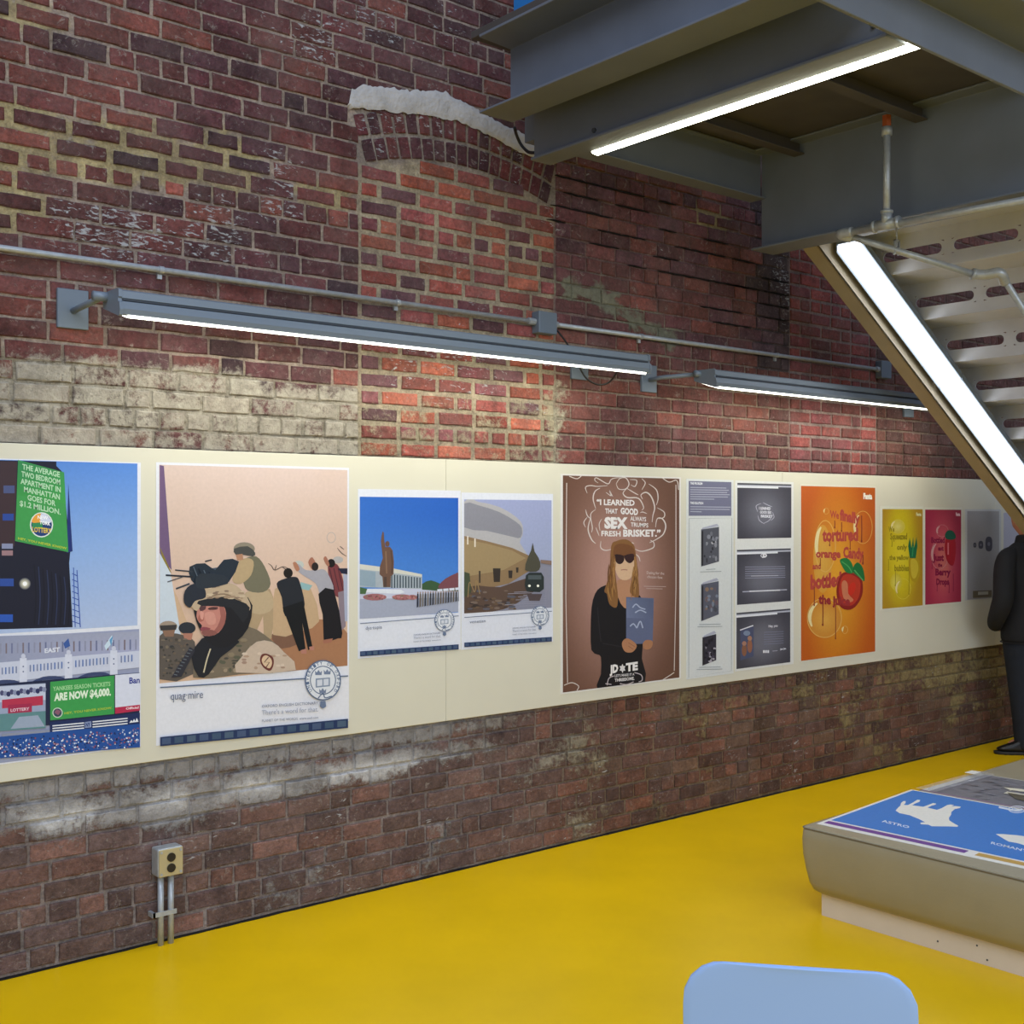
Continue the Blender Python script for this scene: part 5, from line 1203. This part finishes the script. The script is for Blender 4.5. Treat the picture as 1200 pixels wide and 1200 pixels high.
A = Art(plane=('Z', ZS), lay=.00025)
FL2, BL2 = Vector((4.93, -1.345)), Vector((5.475, -1.330)); FR2 = FL2+Vector((.075, -1.27)); BR2 = BL2+Vector((.075, -1.27))
FL, BLc, FR, BR = FL2, BL2, FR2, BR2
bsheet([tuple(v) for v in (FL, FR, BR, BLc)], 'd2d2cc')
bpoly([(.03, .02), (1, .02), (1, .985), (.03, .985)], '77767e')
bpoly([(.0, .0), (1, .0), (1, .03), (.0, .03)], '8a6a8a')
for k in range(180):
    u, v = rnd.uniform(.05, .6), rnd.uniform(.06, .96); bpoly([(u, v), (u+rnd.uniform(.01, .05), v+.01), (u+.02, v+rnd.uniform(.02, .06))], rnd.choice(['82828c', '6c6a72', '8c8c98', '726c70']))
A.poly([(1176, 923.5), (1188, 924.5), (1215, 928), (1215, 931), (1186, 927), (1180, 928.5), (1215, 934), (1215, 936), (1176, 930.5), (1184, 927)], 'e8e2cc'); A.poly([(1180, 929.6), (1215, 935), (1215, 943), (1190, 937)], '5c5440')
A.build('poster', label='grey print lying behind the blue one on the bench', cat='poster', group='prints lying on the bench')
# clear sleeve crumpled along the left edge of the grey print
M['sleeve'] = mat('clear_sleeve', (225, 228, 236), rough=.08, spec=.8, alpha=.28)
vs, fs = [], []; n_ = 26
for i in range(n_+1):
    t = i/n_
    for j in range(7):
        u = j/6; X = 4.93+.56*t; Y = -1.322-.10*u+.006*t
        vs.append((X, Y, ZS+.005+.012*abs(nz(X*6, Y*14, 2, 4))*(1 if 0 < j < 6 else .2)))
for i in range(n_):
    for j in range(6): q = i*7+j; fs.append((q, q+1, q+8, q+7))
tag(mesh_obj('plastic_sleeve', vs, fs, M['sleeve']), 'crumpled clear plastic sleeve on the left edge of the grey bench print', 'sleeve')
o = MB().box(5.36, 5.43, -1.372, -1.326, ZS+.018, ZS+.0195).build('paper_tag', mat('white_tag', (238, 236, 228), rough=.5)); tag(o, 'small white paper tag at the far corner of the grey bench print', 'tag')

# ------------------------------------------------------------------ chair
L0, R0 = Vector((1.650, -2.866)), Vector((1.895, -3.162))
cc = (L0+R0)/2; ax = (R0-L0).normalized(); nrm = Vector((-ax.y, ax.x))    # nrm points away from the camera
if nrm.dot(Vector((Fx, Fy))) < 0: nrm = -nrm
# seat lies beyond the backrest as seen here: the chair faces the bench
ch = empty('chair', (cc.x+nrm.x*.2, cc.y+nrm.y*.2, 0), math.atan2(ax.y, ax.x), label='pale blue plastic shell chair at the bottom edge, seen from behind', cat='chair')
# local frame: x along the back, y forward (nrm)
s_y = 1 if (Matrix.Rotation(ch.rotation_euler.z, 2) @ Vector((0, 1))).dot(nrm) > 0 else -1
def shell():
    prof = [(-.218, .812), (-.214, .80), (-.200, .70), (-.188, .60), (-.172, .52), (-.135, .465), (-.07, .448), (.05, .446), (.15, .452), (.205, .452), (.228, .430)]
    P = crom([(0, a_, b_) for a_, b_ in prof], 4)[2:]; m_ = MB(); n = 24; vs = []; N = len(P)
    for i, p in enumerate(P):
        t = i/(N-1)
        hw = .206-.012*sm(t, .3, .8)
        # rounded top corners of the back, rounded front of the seat
        s_ = i/(N-1)*1.0
        d0 = (p-P[0]).length; d1 = (p-P[-1]).length
        for dd, rr in ((d0, .075), (d1, .06)):
            if dd < rr: hw = hw-rr+math.sqrt(max(0, rr*rr-(rr-dd)**2))
        for k in range(n+1):
            u = k/n*2-1; cup = .005*u*u
            x = hw*u; back = 1-sm(t, .35, .55)
            vs.append((x, s_y*(p.y+cup*back), p.z+cup*.6*(1-back)))
    fs = [(i*(n+1)+k, i*(n+1)+k+1, (i+1)*(n+1)+k+1, (i+1)*(n+1)+k) for i in range(N-1) for k in range(n)]
    return m_.add(vs, fs)
o = shell().build('shell', M['chair'], ch, True)
m_ = o.modifiers.new('thick', 'SOLIDIFY'); m_.thickness = .009; m_.offset = 0; bevel(o, .003, 2)
for sx in (-1, 1):
    for sy in (-1, 1):
        o = MB().tube([(sx*.15, s_y*sy*.14, .442), (sx*.19, s_y*sy*.19, .40), (sx*.225, s_y*sy*.225, .012)], .010, 12).build('leg', M['chrome'], ch, True)
        MB().tube([(sx*.225, s_y*sy*.225, 0), (sx*.225, s_y*sy*.225, .02)], .013, 12).build('foot_cap', M['black'], o)
MB().tube([(-.15, s_y*.14, .438), (.15, s_y*.14, .438)], .009, 10).tube([(-.15, -s_y*.14, .438), (.15, -s_y*.14, .438)], .009, 10).build('under_frame', M['chrome'], ch, True)

# ------------------------------------------------------------------ man in black
man = empty('person', (7.905, -.36, 0), math.atan2(.95, .30)-PI/2, label='man in black jacket and dark jeans standing back to us by the far boards', cat='person')
# local: y forward, x to his right
def ell(cx, cy, z, rx, ry, n=20, p=2.3, tilt=0):
    out = []
    for k in range(n):
        a_ = 2*PI*k/n; c_, s_ = math.cos(a_), math.sin(a_)
        out.append((cx+rx*math.copysign(abs(c_)**(2/p), c_), cy+ry*math.copysign(abs(s_)**(2/p), s_), z+tilt*s_*ry))
    return out
LX, RX = -.045, .135       # ankles: weight on the left leg
J = [(0, -.01, .92, .120), (0, .0, 1.08, .105), (0, .0, 1.24, .115), (0, -.015, 1.36, .070), (0, -.01, 1.44, .055), (0, .012, 1.53, .058), (0, .02, 1.60, .080), (0, .02, 1.67, .080),
     (-.14, -.01, 1.345, .045), (-.235, -.03, 1.12, .042), (-.220, .05, .93, .034), (-.175, .105, .88, .030),
     (.14, -.01, 1.345, .045), (.235, -.03, 1.12, .042), (.220, .05, .93, .034), (.175, .105, .88, .030),
     (-.075, .0, .86, .08), (-.065, .01, .48, .052), (LX, -.02, .10, .038), (LX-.05, .08, .045, .028),
     (.09, .0, .86, .08), (.11, .01, .48, .052), (RX, -.02, .10, .038), (RX, .10, .045, .028)]
Ed = [(0, 1), (1, 2), (2, 3), (3, 4), (4, 5), (5, 6), (6, 7), (2, 8), (8, 9), (9, 10), (10, 11), (2, 12), (12, 13), (13, 14), (14, 15), (0, 16), (16, 17), (17, 18), (18, 19), (0, 20), (20, 21), (21, 22), (22, 23)]
me = bpy.data.meshes.new('body_rig'); me.from_pydata([j[:3] for j in J], Ed, []); me.update()
tmp = bpy.data.objects.new('body_rig', me); COL.objects.link(tmp)
tmp.modifiers.new('skin', 'SKIN')
for i, j in enumerate(J): me.skin_vertices[0].data[i].radius = (j[3]*.9, j[3]*.9)
me.skin_vertices[0].data[0].use_root = True
ss = tmp.modifiers.new('sub', 'SUBSURF'); ss.levels = 2
bpy.context.view_layer.update()
m2 = bpy.data.meshes.new_from_object(tmp.evaluated_get(bpy.context.evaluated_depsgraph_get()))
bd = MB(); bd.add([v.co for v in m2.vertices], [tuple(p.vertices) for p in m2.polygons])
bpy.data.objects.remove(tmp)
HY = .02
hp = crom([(1.495, .046, .052, -.004), (1.520, .054, .066, .006), (1.545, .062, .080, .010), (1.58, .068, .090, .010), (1.62, .073, .096, .006), (1.66, .075, .098, .0), (1.70, .072, .094, -.004), (1.735, .057, .076, -.004), (1.752, .028, .040, -.004)], 3) if 0 else None
head = []
for z, rx, ry, cy in ((1.480, .040, .044, -.012), (1.500, .048, .056, -.008), (1.520, .054, .066, .002), (1.545, .062, .080, .010), (1.58, .068, .090, .010), (1.62, .073, .096, .006), (1.66, .075, .098, .0), (1.70, .072, .094, -.004), (1.725, .063, .082, -.004), (1.743, .046, .060, -.004), (1.752, .024, .034, -.004)):
    head.append(ell(0, HY+cy, z, rx, ry, 28, 2.1))
q = loft(head); bd.add(q.v, q.f)
q = loft([ell(0, .100, 1.592, .016, .020, 10), ell(0, .112, 1.600, .014, .024, 10), ell(0, .105, 1.625, .009, .018, 10), ell(0, .100, 1.645, .006, .012, 10)]); bd.add(q.v, q.f)      # nose
q = MB().tube([(-.024, .098, 1.565), (0, .108, 1.566), (.024, .098, 1.565)], [.006, .009, .006], 8); bd.add(q.v, q.f)
for sx in (-1, 1):
    q = loft([ell(sx*.076, .012, 1.586, .008, .010, 10), ell(sx*.083, .006, 1.602, .011, .018, 10), ell(sx*.087, .000, 1.630, .012, .021, 10), ell(sx*.080, .004, 1.650, .008, .013, 10)]); bd.add(q.v, q.f)     # ear
    q = MB().tube([(sx*.205, .070, .895), (sx*.170, .112, .872), (sx*.130, .128, .862)], [.030, .034, .030], 12); bd.add(q.v, q.f)     # palm going into the pocket
    for k in range(4):
        q = MB().tube([(sx*.140, .122+.002*k, .885-.017*k), (sx*.105, .130, .880-.017*k), (sx*(.078+.005*abs(k-1)), .122, .876-.017*k)], [.0095, .009, .0075], 8); bd.add(q.v, q.f)
    q = MB().tube([(sx*.175, .128, .892), (sx*.150, .142, .902), (sx*.128, .142, .904)], [.011, .010, .008], 8); bd.add(q.v, q.f)
bo = bd.build('body', M['skin'], man, True)
rm = bo.modifiers.new('remesh', 'REMESH'); rm.mode = 'VOXEL'; rm.voxel_size = .0065; rm.use_smooth_shade = True
sm_ = bo.modifiers.new('smooth', 'SMOOTH'); sm_.iterations = 3; sm_.factor = .5
def cl(mb, name, m_, par=man, sub=1):
    o = mb.build(name, m_, par, True)
    if sub: s_ = o.modifiers.new('sub', 'SUBSURF'); s_.levels = sub; s_.render_levels = sub
    return o
for sx in (-1, 1): cl(MB().tube([(sx*.030, .096, 1.628), (sx*.030, .114, 1.628)], [.010, .007], 10), 'eye', M['black'], man)
hair = []
for z, rx, ry, cy in ((1.545, .050, .038, -.058), (1.570, .066, .052, -.050), (1.605, .074, .066, -.038), (1.64, .083, .088, -.016), (1.68, .085, .106, .0), (1.72, .079, .100, .0), (1.752, .060, .078, .0), (1.772, .030, .040, .0)):
    hair.append(ell(0, HY+cy, z, rx, ry, 20, 2.1))
cl(loft(hair), 'hair', M['hair'])
jk = loft([ell(0, .0, .752, .180, .132), ell(0, .0, .768, .190, .140), ell(0, .0, .90, .190, .142), ell(0, -.005, 1.05, .190, .138), ell(0, -.01, 1.20, .204, .142), ell(0, -.012, 1.30, .212, .136), ell(0, -.014, 1.36, .205, .122), ell(0, -.014, 1.395, .168, .104), ell(0, -.012, 1.425, .118, .088), ell(0, -.008, 1.445, .080, .076)])
jo = cl(jk, 'jacket', M['jacket'])
for sx in (-1, 1):
    pts = [(sx*.120, -.012, 1.352), (sx*.180, -.014, 1.338), (sx*.222, -.022, 1.27), (sx*.250, -.040, 1.16), (sx*.262, -.045, 1.06), (sx*.258, -.005, .97), (sx*.230, .055, .90), (sx*.185, .098, .872)]
    cl(MB().tube(crom(pts, 3), [.060+.012*sm(i, 0, 4)-.004*sm(i, 6, 12)-.018*sm(i, 12, 21) for i in range(22)], 16), 'sleeve', M['jacket'], jo)
cl(loft([ell(0, -.008, 1.420, .094, .086), ell(0, -.008, 1.452, .082, .080), ell(0, -.006, 1.492, .074, .076, tilt=-.15), ell(0, -.006, 1.490, .064, .066, tilt=-.15), ell(0, -.006, 1.45, .060, .060)], cap=False), 'collar', M['jacket'], jo)
hm = ell(0, 0, .760, .187, .137)
cl(MB().tube(hm+[hm[0]], .004, 8), 'hem', M['jacket'], jo, 0)
je = cl(loft([ell(0, .0, .72, .160, .118), ell(0, .0, .78, .172, .120), ell(0, .0, .90, .165, .115)]), 'jeans', M['jeans'])
for a0, a1 in ((-.080, LX), (.088, RX)):
    def xx(z): return a1+(a0-a1)*min(1, z/.74)
    cl(loft([ell(xx(z), cy, z, rx, ry) for z, rx, ry, cy in ((.032, .056, .066, -.025), (.05, .058, .068, -.024), (.10, .060, .068, -.022), (.28, .064, .070, -.012), (.46, .070, .074, .004), (.62, .082, .092, .0), (.74, .090, .112, .0), (.80, .086, .110, .0))]), 'trouser_leg', M['jeans'], je)
for x_, ang in ((LX, 1.0), (RX, -.12)):
    root_s = empty('shoe', (x_, -.035, 0), ang); root_s.parent = man
    sh = [(-.030, -.055), (-.038, -.02), (-.036, .05), (-.044, .12), (-.040, .175), (-.018, .205), (.014, .207), (.036, .18), (.042, .12), (.036, .05), (.038, -.02), (.030, -.055), (0, -.066)]
    def shy(z, k, f_): return [(k*x, (y+.066)*f_-.066, z) for x, y in sh]
    cl(loft([shy(.0, 1, 1), shy(.020, 1.03, 1.01)]), 'sole', M['sole'], root_s, 0)
    cl(loft([shy(.020, 1.0, .99), shy(.042, 1.0, .97), shy(.060, .92, .80), shy(.085, .84, .52), shy(.11, .85, .42)]), 'upper', M['shoe'], root_s)

# ------------------------------------------------------------------ light
w = bpy.data.worlds.new('world'); SC.world = w; w.use_nodes = True
bg = w.node_tree.nodes['Background']; bg.inputs['Color'].default_value = (.62, .74, 1.0, 1); bg.inputs['Strength'].default_value = .50
area('window_daylight', (1.0, -10.5, 4.2), (math.radians(74), 0, 0), 10, 4, 400, (.80, .89, 1.0))
area('skylight', (-1.5, -4.5, 6.4), (math.radians(12), math.radians(-14), 0), 5, 4, 230, (.78, .87, 1.0))
SC.view_settings.view_transform = 'Standard'; SC.view_settings.look = 'None'
SC.view_settings.exposure = 0; SC.view_settings.gamma = 1; SC.view_settings.use_curve_mapping = False
